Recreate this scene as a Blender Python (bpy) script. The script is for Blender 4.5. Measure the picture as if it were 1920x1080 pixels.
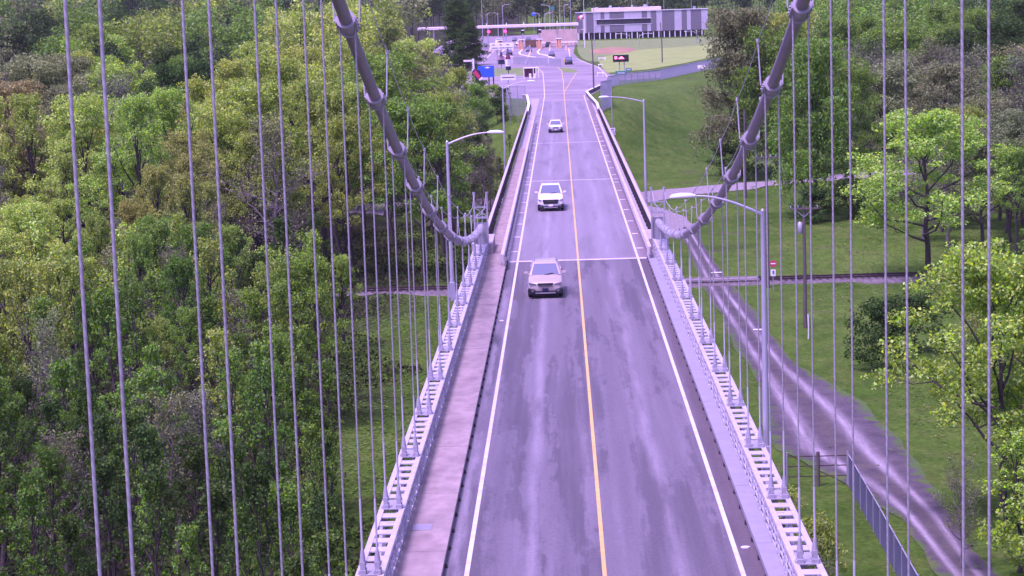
import bpy, bmesh, math, random
import numpy as np
from mathutils import Matrix, Vector

# ------------------------------------------------------------------ clear
for o in list(bpy.data.objects):
    bpy.data.objects.remove(o)
scene = bpy.context.scene
R = math.radians

# ------------------------------------------------------------------ camera
CAM = (-0.80, 0.0, 14.676)
PITCH, YAW, ROLL, FPX = 0.13983, -0.025245, -0.03236, 4000.0
cp, sp, cy_, sy_ = math.cos(PITCH), math.sin(PITCH), math.cos(YAW), math.sin(YAW)
FWD = Vector((sy_ * cp, cy_ * cp, -sp))
RT0 = Vector((cy_, -sy_, 0))
UP0 = RT0.cross(FWD)
RT = RT0 * math.cos(ROLL) + UP0 * math.sin(ROLL)
UPV = -RT0 * math.sin(ROLL) + UP0 * math.cos(ROLL)
cd = bpy.data.cameras.new('camera')
cam = bpy.data.objects.new('camera', cd)
scene.collection.objects.link(cam)
m = Matrix((( RT.x, UPV.x, -FWD.x, CAM[0]), (RT.y, UPV.y, -FWD.y, CAM[1]), (RT.z, UPV.z, -FWD.z, CAM[2]), (0, 0, 0, 1)))
cam.matrix_world = m
cd.sensor_width = 36.0
cd.lens = FPX / 1920 * 36.0
cd.clip_start, cd.clip_end = 0.5, 6000
scene.camera = cam

# ------------------------------------------------------------------ sky and sun
SUN_EL, SUN_AZ = 66.0, 222.0     # azimuth clockwise from +Y: light comes high from the left, slightly behind
world = bpy.data.worlds.new('World')
scene.world = world
world.use_nodes = True
wn = world.node_tree
for n in list(wn.nodes):
    wn.nodes.remove(n)
wo = wn.nodes.new('ShaderNodeOutputWorld')
bg = wn.nodes.new('ShaderNodeBackground')
sky = wn.nodes.new('ShaderNodeTexSky')
sky.sky_type = 'NISHITA'
sky.sun_disc = False
sky.sun_elevation = R(SUN_EL)
sky.sun_rotation = R(SUN_AZ)
sky.air_density, sky.dust_density, sky.ozone_density = 1.0, 3.0, 1.0
bg.inputs['Strength'].default_value = 0.095
wn.links.new(sky.outputs[0], bg.inputs[0])
wn.links.new(bg.outputs[0], wo.inputs[0])
sd = bpy.data.lights.new('sun', 'SUN')
sd.energy, sd.angle, sd.color = 1.5, R(14), (1.0, 0.95, 0.88)
sun = bpy.data.objects.new('sun', sd)
scene.collection.objects.link(sun)
sdir = Vector((math.sin(R(SUN_AZ)) * math.cos(R(SUN_EL)), math.cos(R(SUN_AZ)) * math.cos(R(SUN_EL)), math.sin(R(SUN_EL))))
sun.rotation_euler = sdir.to_track_quat('Z', 'Y').to_euler()

vs = scene.view_settings
vs.view_transform, vs.look, vs.gamma, vs.use_curve_mapping = 'Standard', 'None', 1.0, False
vs.exposure = 1.33
vs.use_white_balance = True        # the photograph's violet cast is its camera's white balance
vs.white_balance_temperature = 5520
vs.white_balance_tint = 95
scene.cycles.max_bounces = 5
scene.cycles.diffuse_bounces = 3
scene.cycles.transparent_max_bounces = 8

# ------------------------------------------------------------------ helpers
COL = scene.collection
rng = random.Random(7)

class MB:
    def __init__(s):
        s.v, s.f, s.sm = [], [], []
    def add(s, verts, faces, smooth=False):
        b = len(s.v)
        s.v.extend([tuple(p) for p in verts])
        s.f.extend([tuple(b + i for i in f) for f in faces])
        s.sm.extend([smooth] * len(faces))
        return s
    def box(s, c, d, rz=0.0, slope=0.0):
        """centre, full sizes; slope shears z with y"""
        x, y, z = d[0] / 2, d[1] / 2, d[2] / 2
        P = []
        ca, sa = math.cos(rz), math.sin(rz)
        for sx in (-1, 1):
            for sy in (-1, 1):
                for sz in (-1, 1):
                    px, py = sx * x, sy * y
                    P.append((c[0] + px * ca - py * sa, c[1] + px * sa + py * ca, c[2] + sz * z + slope * sy * y))
        return s.add(P, [(0, 1, 3, 2), (4, 6, 7, 5), (0, 4, 5, 1), (2, 3, 7, 6), (0, 2, 6, 4), (1, 5, 7, 3)])
    def beam(s, a, b, w, h, up=(0, 0, 1)):
        a, b = Vector(a), Vector(b)
        d = (b - a).normalized()
        u = Vector(up)
        if abs(d.dot(u)) > 0.98:
            u = Vector((0, 1, 0))
        r = d.cross(u).normalized()
        u = r.cross(d)
        P = []
        for q in (a, b):
            for sx, sz in ((-1, -1), (1, -1), (1, 1), (-1, 1)):
                P.append(q + r * sx * w / 2 + u * sz * h / 2)
        return s.add(P, [(0, 3, 2, 1), (4, 5, 6, 7), (0, 1, 5, 4), (1, 2, 6, 5), (2, 3, 7, 6), (3, 0, 4, 7)])
    def tube(s, pts, r, n=8, cap=True):
        pts = [Vector(p) for p in pts]
        rs = r if isinstance(r, (list, tuple)) else [r] * len(pts)
        d0 = (pts[-1] - pts[0]).normalized()
        ref = Vector((1, 0, 0)) if abs(d0.x) < 0.8 else Vector((0, 1, 0))
        P, F = [], []
        for i, p in enumerate(pts):
            d = (pts[min(i + 1, len(pts) - 1)] - pts[max(i - 1, 0)]).normalized()
            a = d.cross(ref).normalized()
            b = d.cross(a)
            for k in range(n):
                t = 2 * math.pi * k / n
                P.append(p + (a * math.cos(t) + b * math.sin(t)) * rs[i])
        for i in range(len(pts) - 1):
            for k in range(n):
                k2 = (k + 1) % n
                F.append((i * n + k, i * n + k2, (i + 1) * n + k2, (i + 1) * n + k))
        s.add(P, F, True)
        if cap:
            s.add(P[:n], [tuple(range(n))]); s.add(P[-n:], [tuple(reversed(range(n)))])
        return s
    def prism(s, poly, a, b, axis='y'):
        """polygon in the plane across `axis`, extruded from a to b"""
        n = len(poly)
        def pt(p, t):
            return {'y': (p[0], t, p[1]), 'z': (p[0], p[1], t), 'x': (t, p[0], p[1])}[axis]
        P = [pt(p, a) for p in poly] + [pt(p, b) for p in poly]
        F = [tuple(range(n)), tuple(reversed(range(n, 2 * n)))] + [(i, i + n, (i + 1) % n + n, (i + 1) % n) for i in range(n)]
        return s.add(P, F)
    def mesh(s, name):
        me = bpy.data.meshes.new(name)
        me.from_pydata(s.v, [], s.f)
        me.polygons.foreach_set('use_smooth', s.sm)
        bm = bmesh.new(); bm.from_mesh(me)
        bmesh.ops.recalc_face_normals(bm, faces=bm.faces)
        bm.to_mesh(me); bm.free()
        return me
    def build(s, name, mat, parent=None, loc=None):
        return put(s.mesh(name), name, mat, parent, loc)

def put(me, name, mat=None, parent=None, loc=None, rz=0.0):
    o = bpy.data.objects.new(name, me)
    COL.objects.link(o)
    if mat is not None and len(me.materials) == 0:
        me.materials.append(mat)
    if parent is not None:
        o.parent = parent
    if loc is not None:
        o.location = loc
    o.rotation_euler.z = rz
    return o

def tag(o, label=None, cat=None, group=None, kind=None):
    if label: o['label'] = label
    if cat: o['category'] = cat
    if group: o['group'] = group
    if kind: o['kind'] = kind
    return o

def empty(name, loc, rz=0.0, label=None, cat=None, group=None):
    o = bpy.data.objects.new(name, None)
    COL.objects.link(o)
    o.location = loc
    o.rotation_euler.z = rz
    o.empty_display_size = 0.3
    return tag(o, label, cat, group)

def bevel(o, w=0.02, seg=2):
    b = o.modifiers.new('bevel', 'BEVEL'); b.width = w; b.segments = seg; b.limit_method = 'ANGLE'
    return o

# ------------------------------------------------------------------ materials
def newmat(name):
    mt = bpy.data.materials.new(name)
    mt.use_nodes = True
    nt = mt.node_tree
    return mt, nt, nt.nodes['Principled BSDF'], lambda a, b: nt.links.new(a, b)

def mat(name, col, rough=0.6, var=0.12, scale=3.0, metal=0.0, bump=0.0, coord='Object', stretch=(1, 1, 1), spec=0.4, dirt=None):
    mt, nt, P, L = newmat(name)
    P.inputs['Roughness'].default_value = rough
    P.inputs['Metallic'].default_value = metal
    P.inputs['Specular IOR Level'].default_value = spec
    tc = nt.nodes.new('ShaderNodeTexCoord')
    mp = nt.nodes.new('ShaderNodeMapping'); mp.inputs['Scale'].default_value = stretch
    if coord == 'Position':
        L(nt.nodes.new('ShaderNodeNewGeometry').outputs['Position'], mp.inputs[0])
    else:
        L(tc.outputs[coord], mp.inputs[0])
    nz = nt.nodes.new('ShaderNodeTexNoise'); nz.inputs['Scale'].default_value = scale; nz.inputs['Detail'].default_value = 6
    L(mp.outputs[0], nz.inputs['Vector'])
    mr = nt.nodes.new('ShaderNodeMapRange')
    mr.inputs['From Min'].default_value, mr.inputs['From Max'].default_value = 0.25, 0.75
    mr.inputs['To Min'].default_value, mr.inputs['To Max'].default_value = 1 - var, 1 + var
    L(nz.outputs[0], mr.inputs[0])
    mx = nt.nodes.new('ShaderNodeVectorMath'); mx.operation = 'SCALE'
    mx.inputs[0].default_value = col[:3]
    L(mr.outputs[0], mx.inputs['Scale'])
    out = mx.outputs[0]
    if dirt:
        n2 = nt.nodes.new('ShaderNodeTexNoise'); n2.inputs['Scale'].default_value = scale * 0.35; n2.inputs['Detail'].default_value = 8
        L(mp.outputs[0], n2.inputs['Vector'])
        m2 = nt.nodes.new('ShaderNodeMapRange'); m2.inputs['From Min'].default_value = 0.52; m2.inputs['From Max'].default_value = 0.72
        m2.inputs['To Max'].default_value = dirt[3]
        L(n2.outputs[0], m2.inputs[0])
        mm = nt.nodes.new('ShaderNodeMix'); mm.data_type = 'RGBA'
        L(m2.outputs[0], mm.inputs[0]); L(out, mm.inputs[6]); mm.inputs[7].default_value = (*dirt[:3], 1)
        out = mm.outputs[2]
    L(out, P.inputs['Base Color'])
    if bump:
        bn = nt.nodes.new('ShaderNodeBump'); bn.inputs['Strength'].default_value = bump; bn.inputs['Distance'].default_value = 0.05
        L(nz.outputs[0], bn.inputs['Height']); L(bn.outputs[0], P.inputs['Normal'])
    return mt

def glow(name, col, strength):
    mt, nt, P, L = newmat(name)
    P.inputs['Base Color'].default_value = (*[c * 0.5 for c in col], 1)
    P.inputs['Emission Color'].default_value = (*col, 1)
    P.inputs['Emission Strength'].default_value = strength
    return mt

def N(nt, typ, **kw):
    n = nt.nodes.new(typ)
    for k, v in kw.items():
        setattr(n, k, v)
    return n

def math_node(nt, L, op, a, b=None, c=None):
    n = nt.nodes.new('ShaderNodeMath'); n.operation = op
    for i, q in enumerate((a, b, c)):
        if q is None: continue
        if isinstance(q, (int, float)): n.inputs[i].default_value = q
        else: L(q, n.inputs[i])
    return n.outputs[0]

def noise(nt, L, vec, scale, detail=5, rough=0.55):
    n = nt.nodes.new('ShaderNodeTexNoise')
    n.inputs['Scale'].default_value = scale; n.inputs['Detail'].default_value = detail; n.inputs['Roughness'].default_value = rough
    L(vec, n.inputs['Vector'])
    return n.outputs[0]

def mapping(nt, L, vec, sc):
    n = nt.nodes.new('ShaderNodeMapping'); n.inputs['Scale'].default_value = sc
    L(vec, n.inputs[0])
    return n.outputs[0]

def maprange(nt, L, val, a, b, c, d):
    n = nt.nodes.new('ShaderNodeMapRange')
    for i, q in zip(('From Min', 'From Max', 'To Min', 'To Max'), (a, b, c, d)):
        n.inputs[i].default_value = q
    L(val, n.inputs[0])
    return n.outputs[0]

def mixc(nt, L, fac, a, b):
    n = nt.nodes.new('ShaderNodeMix'); n.data_type = 'RGBA'
    if isinstance(fac, float): n.inputs[0].default_value = fac
    else: L(fac, n.inputs[0])
    for i, q in ((6, a), (7, b)):
        if isinstance(q, tuple): n.inputs[i].default_value = (*q, 1)
        else: L(q, n.inputs[i])
    return n.outputs[2]

def gauss(nt, L, x, c, w):
    d = math_node(nt, L, 'SUBTRACT', x, c)
    d = math_node(nt, L, 'DIVIDE', d, w)
    d = math_node(nt, L, 'MULTIPLY', d, d)
    d = math_node(nt, L, 'MULTIPLY', d, -1.0)
    return math_node(nt, L, 'EXPONENT', d)

def road_material(name, base, dark, light, patch_lo, patch_hi):
    mt, nt, P, L = newmat(name)
    g = nt.nodes.new('ShaderNodeNewGeometry')
    pos = g.outputs['Position']
    sx = nt.nodes.new('ShaderNodeSeparateXYZ'); L(pos, sx.inputs[0])
    X = sx.outputs[0]
    warp = noise(nt, L, mapping(nt, L, pos, (0.3, 0.03, 1)), 1.0, 3)
    Xw = math_node(nt, L, 'ADD', X, math_node(nt, L, 'MULTIPLY', math_node(nt, L, 'SUBTRACT', warp, 0.5), 1.2))
    streak = noise(nt, L, mapping(nt, L, pos, (2.2, 0.05, 1)), 1.0, 6, 0.6)
    patch = noise(nt, L, mapping(nt, L, pos, (0.75, 0.045, 1)), 1.0, 5, 0.6)
    fine = noise(nt, L, pos, 9.0, 6, 0.7)
    ragged = math_node(nt, L, 'ADD', patch, math_node(nt, L, 'MULTIPLY', math_node(nt, L, 'SUBTRACT', noise(nt, L, mapping(nt, L, pos, (3.0, 0.8, 1)), 1.0, 6, 0.7), 0.5), 0.22))
    c = mixc(nt, L, maprange(nt, L, ragged, patch_lo, patch_hi, 0.0, 0.85), base, dark)
    c = mixc(nt, L, maprange(nt, L, streak, 0.45, 0.75, 0.0, 0.5), c, light)
    # polished oil-drip bands in the middle of each lane, edges ragged
    for xc, w, amp in ((-1.95, 0.20, 1.0), (1.85, 0.24, 0.8), (-4.0, 0.22, 0.9)):
        f = math_node(nt, L, 'MULTIPLY', gauss(nt, L, Xw if xc > 0 else X, xc, w), maprange(nt, L, noise(nt, L, mapping(nt, L, pos, (1.5, 0.12, 1)), 1.0, 4), *((0.34, 0.60, 0.15) if xc == -1.95 else (0.48, 0.60, 0.0) if xc < -3 else (0.40, 0.60, 0.0)), amp))
        c = mixc(nt, L, f, c, light)
    for xc, w, amp in ((-3.0, 0.3, 0.35), (-0.9, 0.35, 0.35), (0.9, 0.4, 0.3), (2.7, 0.4, 0.25), (-1.95, 0.12, 0.0)):
        f = math_node(nt, L, 'MULTIPLY', gauss(nt, L, X, xc, w), amp)
        c = mixc(nt, L, f, c, dark)
    # grit gathered on the right shoulder
    c = mixc(nt, L, maprange(nt, L, Xw, 3.55, 4.0, 0.0, 0.8), c, tuple(q * f for q, f in zip(dark, (1.12, 0.96, 0.92))))
    c2 = nt.nodes.new('ShaderNodeVectorMath'); c2.operation = 'SCALE'
    L(c, c2.inputs[0]); L(maprange(nt, L, fine, 0.3, 0.7, 0.82, 1.18), c2.inputs['Scale'])
    L(c2.outputs[0], P.inputs['Base Color'])
    P.inputs['Roughness'].default_value = 0.75
    P.inputs['Specular IOR Level'].default_value = 0.3
    bn = nt.nodes.new('ShaderNodeBump'); bn.inputs['Strength'].default_value = 0.25; bn.inputs['Distance'].default_value = 0.01
    L(fine, bn.inputs['Height']); L(bn.outputs[0], P.inputs['Normal'])
    return mt

def ground_material():
    mt, nt, P, L = newmat('grass_ground')
    g = nt.nodes.new('ShaderNodeNewGeometry'); pos = g.outputs['Position']
    sx = nt.nodes.new('ShaderNodeSeparateXYZ'); L(pos, sx.inputs[0])
    big = noise(nt, L, pos, 0.05, 4)
    mid = noise(nt, L, pos, 0.35, 6, 0.65)
    fine = noise(nt, L, pos, 3.0, 6, 0.7)
    c = mixc(nt, L, maprange(nt, L, big, 0.35, 0.65, 0, 1), (0.036, 0.105, 0.005), (0.066, 0.150, 0.012))
    c = mixc(nt, L, maprange(nt, L, mid, 0.48, 0.72, 0, 0.7), c, (0.105, 0.150, 0.026))
    c = mixc(nt, L, maprange(nt, L, noise(nt, L, mapping(nt, L, pos, (1.0, 0.5, 1)), 0.16, 8, 0.7), 0.50, 0.70, 0, 0.6), c, (0.115, 0.185, 0.030))
    c = mixc(nt, L, maprange(nt, L, noise(nt, L, pos, 0.08, 8, 0.7), 0.56, 0.66, 0, 0.6), c, (0.035, 0.085, 0.010))
    # bare earth showing through in patches
    c = mixc(nt, L, maprange(nt, L, noise(nt, L, pos, 0.14, 7, 0.62), 0.60, 0.72, 0, 0.7), c, (0.10, 0.075, 0.055))
    # leaf litter floor of the woods on the left of the bridge
    edge = math_node(nt, L, 'ADD', sx.outputs[0], maprange(nt, L, big, 0.3, 0.7, -5.0, 5.0))
    wood = maprange(nt, L, edge, -15.0, -20.0, 0.0, 1.0)
    lit = mixc(nt, L, maprange(nt, L, mid, 0.35, 0.65, 0, 1), (0.036, 0.030, 0.020), (0.026, 0.050, 0.012))
    c = mixc(nt, L, wood, c, lit)
    c2 = nt.nodes.new('ShaderNodeVectorMath'); c2.operation = 'SCALE'
    L(c, c2.inputs[0]); L(math_node(nt, L, 'MULTIPLY', maprange(nt, L, fine, 0.25, 0.75, 0.5, 1.5), maprange(nt, L, noise(nt, L, mapping(nt, L, pos, (1, 0.45, 1)), 0.9, 7, 0.75), 0.3, 0.7, 0.72, 1.28)), c2.inputs['Scale'])
    L(c2.outputs[0], P.inputs['Base Color'])
    P.inputs['Roughness'].default_value = 0.95
    P.inputs['Specular IOR Level'].default_value = 0.1
    bn = nt.nodes.new('ShaderNodeBump'); bn.inputs['Strength'].default_value = 0.8; bn.inputs['Distance'].default_value = 0.3
    L(fine, bn.inputs['Height']); L(bn.outputs[0], P.inputs['Normal'])
    return mt

def dirt_material():
    mt, nt, P, L = newmat('dirt_track')
    g = nt.nodes.new('ShaderNodeNewGeometry'); pos = g.outputs['Position']
    at = nt.nodes.new('ShaderNodeAttribute'); at.attribute_name = 'across'
    A = at.outputs['Fac']
    mid = noise(nt, L, pos, 0.6, 7, 0.65)
    fine = noise(nt, L, pos, 4.0, 6, 0.7)
    long = noise(nt, L, mapping(nt, L, pos, (2.0, 0.12, 1)), 1.0, 6, 0.6)
    c = mixc(nt, L, maprange(nt, L, mid, 0.35, 0.65, 0, 1), (0.048, 0.041, 0.042), (0.092, 0.079, 0.079))
    for a, w in ((0.27, 0.07), (0.66, 0.07)):
        f = math_node(nt, L, 'MULTIPLY', gauss(nt, L, A, a, w), maprange(nt, L, long, 0.35, 0.65, 0.35, 1.0))
        c = mixc(nt, L, f, c, (0.33, 0.305, 0.30))
    verge = math_node(nt, L, 'MULTIPLY', gauss(nt, L, A, 0.49, 0.10), maprange(nt, L, mid, 0.4, 0.62, 0.0, 0.6))
    c = mixc(nt, L, verge, c, (0.09, 0.085, 0.045))
    edge = math_node(nt, L, 'MINIMUM', A, math_node(nt, L, 'SUBTRACT', 1.0, A))
    edge = math_node(nt, L, 'ADD', edge, math_node(nt, L, 'MULTIPLY', math_node(nt, L, 'SUBTRACT', noise(nt, L, pos, 0.8, 8, 0.75), 0.5), 0.95))
    gr = mixc(nt, L, maprange(nt, L, noise(nt, L, pos, 0.35, 6, 0.65), 0.45, 0.65, 0, 1), (0.048, 0.120, 0.008), (0.080, 0.115, 0.020))
    c = mixc(nt, L, maprange(nt, L, edge, 0.10, 0.02, 0.0, 1.0), c, gr)
    c2 = nt.nodes.new('ShaderNodeVectorMath'); c2.operation = 'SCALE'
    L(c, c2.inputs[0]); L(maprange(nt, L, fine, 0.25, 0.75, 0.75, 1.25), c2.inputs['Scale'])
    L(c2.outputs[0], P.inputs['Base Color'])
    P.inputs['Roughness'].default_value = 0.9
    bn = nt.nodes.new('ShaderNodeBump'); bn.inputs['Strength'].default_value = 0.6; bn.inputs['Distance'].default_value = 0.12
    L(fine, bn.inputs['Height']); L(bn.outputs[0], P.inputs['Normal'])
    return mt

def leaf_material(name, transl=0.25):
    mt = bpy.data.materials.new(name); mt.use_nodes = True
    nt = mt.node_tree
    for n in list(nt.nodes): nt.nodes.remove(n)
    L = lambda a, b: nt.links.new(a, b)
    out = nt.nodes.new('ShaderNodeOutputMaterial')
    oi = nt.nodes.new('ShaderNodeObjectInfo')
    g = nt.nodes.new('ShaderNodeNewGeometry')
    ri = g.outputs['Random Per Island']
    hs = nt.nodes.new('ShaderNodeHueSaturation')
    L(oi.outputs['Color'], hs.inputs['Color'])
    L(maprange(nt, L, ri, 0, 1, 0.472, 0.528), hs.inputs['Hue'])
    L(maprange(nt, L, math_node(nt, L, 'FRACT', math_node(nt, L, 'MULTIPLY', ri, 17.3)), 0, 1, 0.75, 1.1), hs.inputs['Saturation'])
    L(maprange(nt, L, math_node(nt, L, 'FRACT', math_node(nt, L, 'MULTIPLY', ri, 7.7)), 0, 1, 0.65, 1.35), hs.inputs['Value'])
    d = nt.nodes.new('ShaderNodeBsdfDiffuse'); t = nt.nodes.new('ShaderNodeBsdfTranslucent')
    L(hs.outputs[0], d.inputs[0]); L(hs.outputs[0], t.inputs[0])
    mx = nt.nodes.new('ShaderNodeMixShader'); mx.inputs[0].default_value = transl
    L(d.outputs[0], mx.inputs[1]); L(t.outputs[0], mx.inputs[2])
    L(mx.outputs[0], out.inputs[0])
    return mt

M = {}
M['road'] = road_material('worn_asphalt', (0.138, 0.128, 0.132), (0.084, 0.077, 0.080), (0.225, 0.21, 0.214), 0.49, 0.535)
M['approach'] = road_material('concrete_road', (0.205, 0.190, 0.195), (0.155, 0.143, 0.148), (0.26, 0.243, 0.248), 0.5, 0.62)
M['plaza'] = mat('plaza_concrete', (0.225, 0.198, 0.20), 0.85, 0.3, 0.12, coord='Object', bump=0.1)
M['ground'] = ground_material()
M['dirt'] = dirt_material()
M['gravel'] = mat('gravel', (0.24, 0.215, 0.205), 0.9, 0.35, 2.2, bump=0.6)
M['ballast'] = mat('ballast', (0.12, 0.105, 0.10), 0.95, 0.5, 2.0, bump=0.8)
M['sidewalk'] = mat('pinkish_concrete', (0.292, 0.240, 0.202), 0.85, 0.22, 2.6, bump=0.35, coord='Position', stretch=(1, 0.55, 1), dirt=(0.185, 0.145, 0.130, 0.7))
M['plate'] = mat('steel_walk_plate', (0.30, 0.295, 0.31), 0.55, 0.08, 2.0, coord='Position', metal=0.15, dirt=(0.30, 0.285, 0.30, 0.4))
M['steel'] = mat('grey_bridge_paint', (0.30, 0.295, 0.31), 0.5, 0.1, 1.5, coord='Position', spec=0.45, dirt=(0.25, 0.22, 0.21, 0.45))
M['steel_lt'] = mat('light_bridge_paint', (0.42, 0.415, 0.43), 0.5, 0.1, 2.5, coord='Position', spec=0.45, dirt=(0.34, 0.31, 0.30, 0.5))
M['cable'] = mat('cable_wrap', (0.215, 0.195, 0.205), 0.5, 0.14, 1.2, spec=0.5, bump=0.1)
M['clamp'] = mat('cable_clamp_paint', (0.31, 0.30, 0.31), 0.5, 0.12, 3.0, spec=0.5, dirt=(0.24, 0.2, 0.19, 0.5))
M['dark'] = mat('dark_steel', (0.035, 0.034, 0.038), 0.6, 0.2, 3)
M['black'] = mat('black_plastic', (0.012, 0.012, 0.014), 0.5, 0.1, 3)
M['white_line'] = mat('white_road_paint', (0.58, 0.55, 0.54), 0.7, 0.14, 2.5, coord='Object', dirt=(0.36, 0.34, 0.35, 0.6))
M['yellow_line'] = mat('yellow_road_paint', (0.58, 0.40, 0.10), 0.7, 0.14, 2.5, dirt=(0.35, 0.29, 0.2, 0.55))
M['joint'] = mat('joint_sealant', (0.50, 0.47, 0.48), 0.7, 0.3, 1.5)
M['galv'] = mat('galvanised', (0.42, 0.42, 0.45), 0.42, 0.1, 1.2, metal=0.35)
M['galv_old'] = mat('old_galvanised', (0.33, 0.33, 0.36), 0.55, 0.15, 1.2, metal=0.3)
M['lens'] = mat('lamp_lens', (0.72, 0.72, 0.75), 0.3, 0.05, 2)
M['concrete'] = mat('concrete', (0.34, 0.31, 0.30), 0.85, 0.15, 0.8, bump=0.2)
M['rail_white'] = mat('pale_guardrail', (0.48, 0.44, 0.43), 0.55, 0.12, 0.8, metal=0.1, dirt=(0.38, 0.33, 0.32, 0.5))
M['wood'] = mat('weathered_pole_wood', (0.115, 0.095, 0.085), 0.9, 0.3, 3.0, stretch=(6, 6, 0.5), bump=0.3)
M['sleeper'] = mat('dark_sleeper_wood', (0.05, 0.04, 0.036), 0.9, 0.3, 4.0)
M['rust'] = mat('rusty_rail', (0.06, 0.038, 0.034), 0.7, 0.25, 3.0, metal=0.3)
M['bark'] = mat('bark', (0.055, 0.045, 0.038), 0.95, 0.3, 5.0, bump=0.4)
M['bark_grey'] = mat('grey_bark', (0.175, 0.150, 0.140), 0.95, 0.3, 5.0, bump=0.4)
M['leaf'] = leaf_material('leaves')
M['fence_blue'] = mat('fence_slat', (0.30, 0.32, 0.37), 0.6, 0.12, 1.0)
M['fence_dark'] = mat('dark_fence_slat', (0.115, 0.13, 0.185), 0.6, 0.15, 1.0)
M['parapet'] = mat('weathered_parapet', (0.13, 0.115, 0.115), 0.9, 0.25, 0.8)
M['white'] = mat('white_paint', (0.78, 0.76, 0.77), 0.5, 0.05, 2)
M['cream'] = mat('canopy_white', (0.66, 0.61, 0.58), 0.5, 0.05, 0.6)
M['grey_panel'] = mat('grey_corrugated', (0.155, 0.15, 0.165), 0.5, 0.08, 0.8)
M['white_panel'] = mat('white_corrugated', (0.44, 0.425, 0.46), 0.5, 0.06, 0.8)
M['roof'] = mat('roof_membrane', (0.66, 0.62, 0.60), 0.8, 0.08, 0.3)
M['brick'] = mat('salmon_wall', (0.50, 0.38, 0.31), 0.85, 0.2, 0.4)
M['orange'] = mat('orange_paint', (0.62, 0.33, 0.19), 0.6, 0.12, 1.5)
M['soil'] = mat('reddish_soil', (0.28, 0.175, 0.085), 0.95, 0.4, 0.35, bump=0.3)
M['lawn'] = mat('pale_lawn', (0.20, 0.295, 0.055), 0.95, 0.2, 0.3, coord='Object', bump=0.3)
M['lawn_rough'] = mat('rough_lawn', (0.14, 0.215, 0.05), 0.95, 0.3, 0.4, coord='Object', bump=0.3)
M['blue'] = mat('blue_sign', (0.03, 0.115, 0.50), 0.45, 0.1, 1)
M['navy'] = mat('navy_sign', (0.016, 0.014, 0.05), 0.5, 0.1, 1)
M['red'] = mat('red_sign', (0.55, 0.05, 0.10), 0.45, 0.08, 1)
M['green_sign'] = mat('green_sign', (0.02, 0.20, 0.16), 0.45, 0.08, 1)
M['wine'] = mat('wine_red', (0.12, 0.02, 0.05), 0.4, 0.1, 1)
M['ink'] = mat('sign_print', (0.07, 0.065, 0.09), 0.6, 0.1, 2)
M['led'] = glow('red_led', (1.0, 0.18, 0.20), 2.2)
M['signal_red'] = glow('red_signal', (1.0, 0.05, 0.12), 2.5)
M['tyre'] = mat('tyre', (0.012, 0.012, 0.013), 0.85, 0.1, 4)
M['rim'] = mat('rim', (0.35, 0.35, 0.37), 0.3, 0.05, 4, metal=0.8)
M['chrome'] = mat('chrome', (0.6, 0.6, 0.62), 0.15, 0.03, 4, metal=0.9)
M['headlamp'] = mat('headlamp', (0.16, 0.16, 0.18), 0.12, 0.05, 8, metal=0.3)
def glass_mat(name, col):
    mt, nt, P, L = newmat(name)
    P.inputs['Base Color'].default_value = (*col, 1)
    P.inputs['Roughness'].default_value = 0.06
    P.inputs['Specular IOR Level'].default_value = 1.0
    P.inputs['Coat Weight'].default_value = 0.6
    P.inputs['Coat Roughness'].default_value = 0.03
    return mt
M['glass'] = glass_mat('car_glass', (0.12, 0.14, 0.17))  # base lightened to put the sky's reflection into the colour
M['window'] = glass_mat('building_glass', (0.03, 0.03, 0.045))
def paint(name, col, rough=0.3, metal=0.0):
    mt, nt, P, L = newmat(name)
    P.inputs['Base Color'].default_value = (*col, 1)
    P.inputs['Roughness'].default_value = rough
    P.inputs['Metallic'].default_value = metal
    P.inputs['Coat Weight'].default_value = 0.5
    P.inputs['Coat Roughness'].default_value = 0.08
    n = nt.nodes.new('ShaderNodeTexNoise'); n.inputs['Scale'].default_value = 2.5; n.inputs['Detail'].default_value = 6
    L(maprange(nt, L, n.outputs[0], 0.3, 0.7, rough - 0.05, rough + 0.15), P.inputs['Roughness'])
    return mt
M['silver'] = paint('silver_beige_paint', (0.46, 0.40, 0.345), 0.32, 0.2)
M['car_white'] = paint('white_car_paint', (0.68, 0.67, 0.65), 0.3)
M['car_dark'] = paint('dark_car_paint', (0.025, 0.022, 0.03), 0.3)
M['car_grey'] = paint('grey_car_paint', (0.10, 0.095, 0.11), 0.3)

# hanger rope: laid strands show as fine slanted stripes
def rope_material():
    mt, nt, P, L = newmat('wire_rope')
    tc = nt.nodes.new('ShaderNodeTexCoord')
    sx = nt.nodes.new('ShaderNodeSeparateXYZ'); L(tc.outputs['Object'], sx.inputs[0])
    ang = math_node(nt, L, 'MULTIPLY', sx.outputs[0], 55.0)
    s = math_node(nt, L, 'SINE', math_node(nt, L, 'ADD', math_node(nt, L, 'MULTIPLY', sx.outputs[2], 42.0), ang))
    c = mixc(nt, L, maprange(nt, L, s, -1, 1, 0, 1), (0.30, 0.295, 0.295), (0.345, 0.34, 0.34))
    c = mixc(nt, L, maprange(nt, L, noise(nt, L, tc.outputs['Object'], 0.9, 5), 0.45, 0.7, 0, 0.5), c, (0.20, 0.185, 0.175))
    L(c, P.inputs['Base Color'])
    P.inputs['Roughness'].default_value = 0.5
    P.inputs['Metallic'].default_value = 0.2
    bn = nt.nodes.new('ShaderNodeBump'); bn.inputs['Strength'].default_value = 0.2; bn.inputs['Distance'].default_value = 0.01
    L(s, bn.inputs['Height']); L(bn.outputs[0], P.inputs['Normal'])
    return mt
M['rope'] = rope_material()

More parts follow.
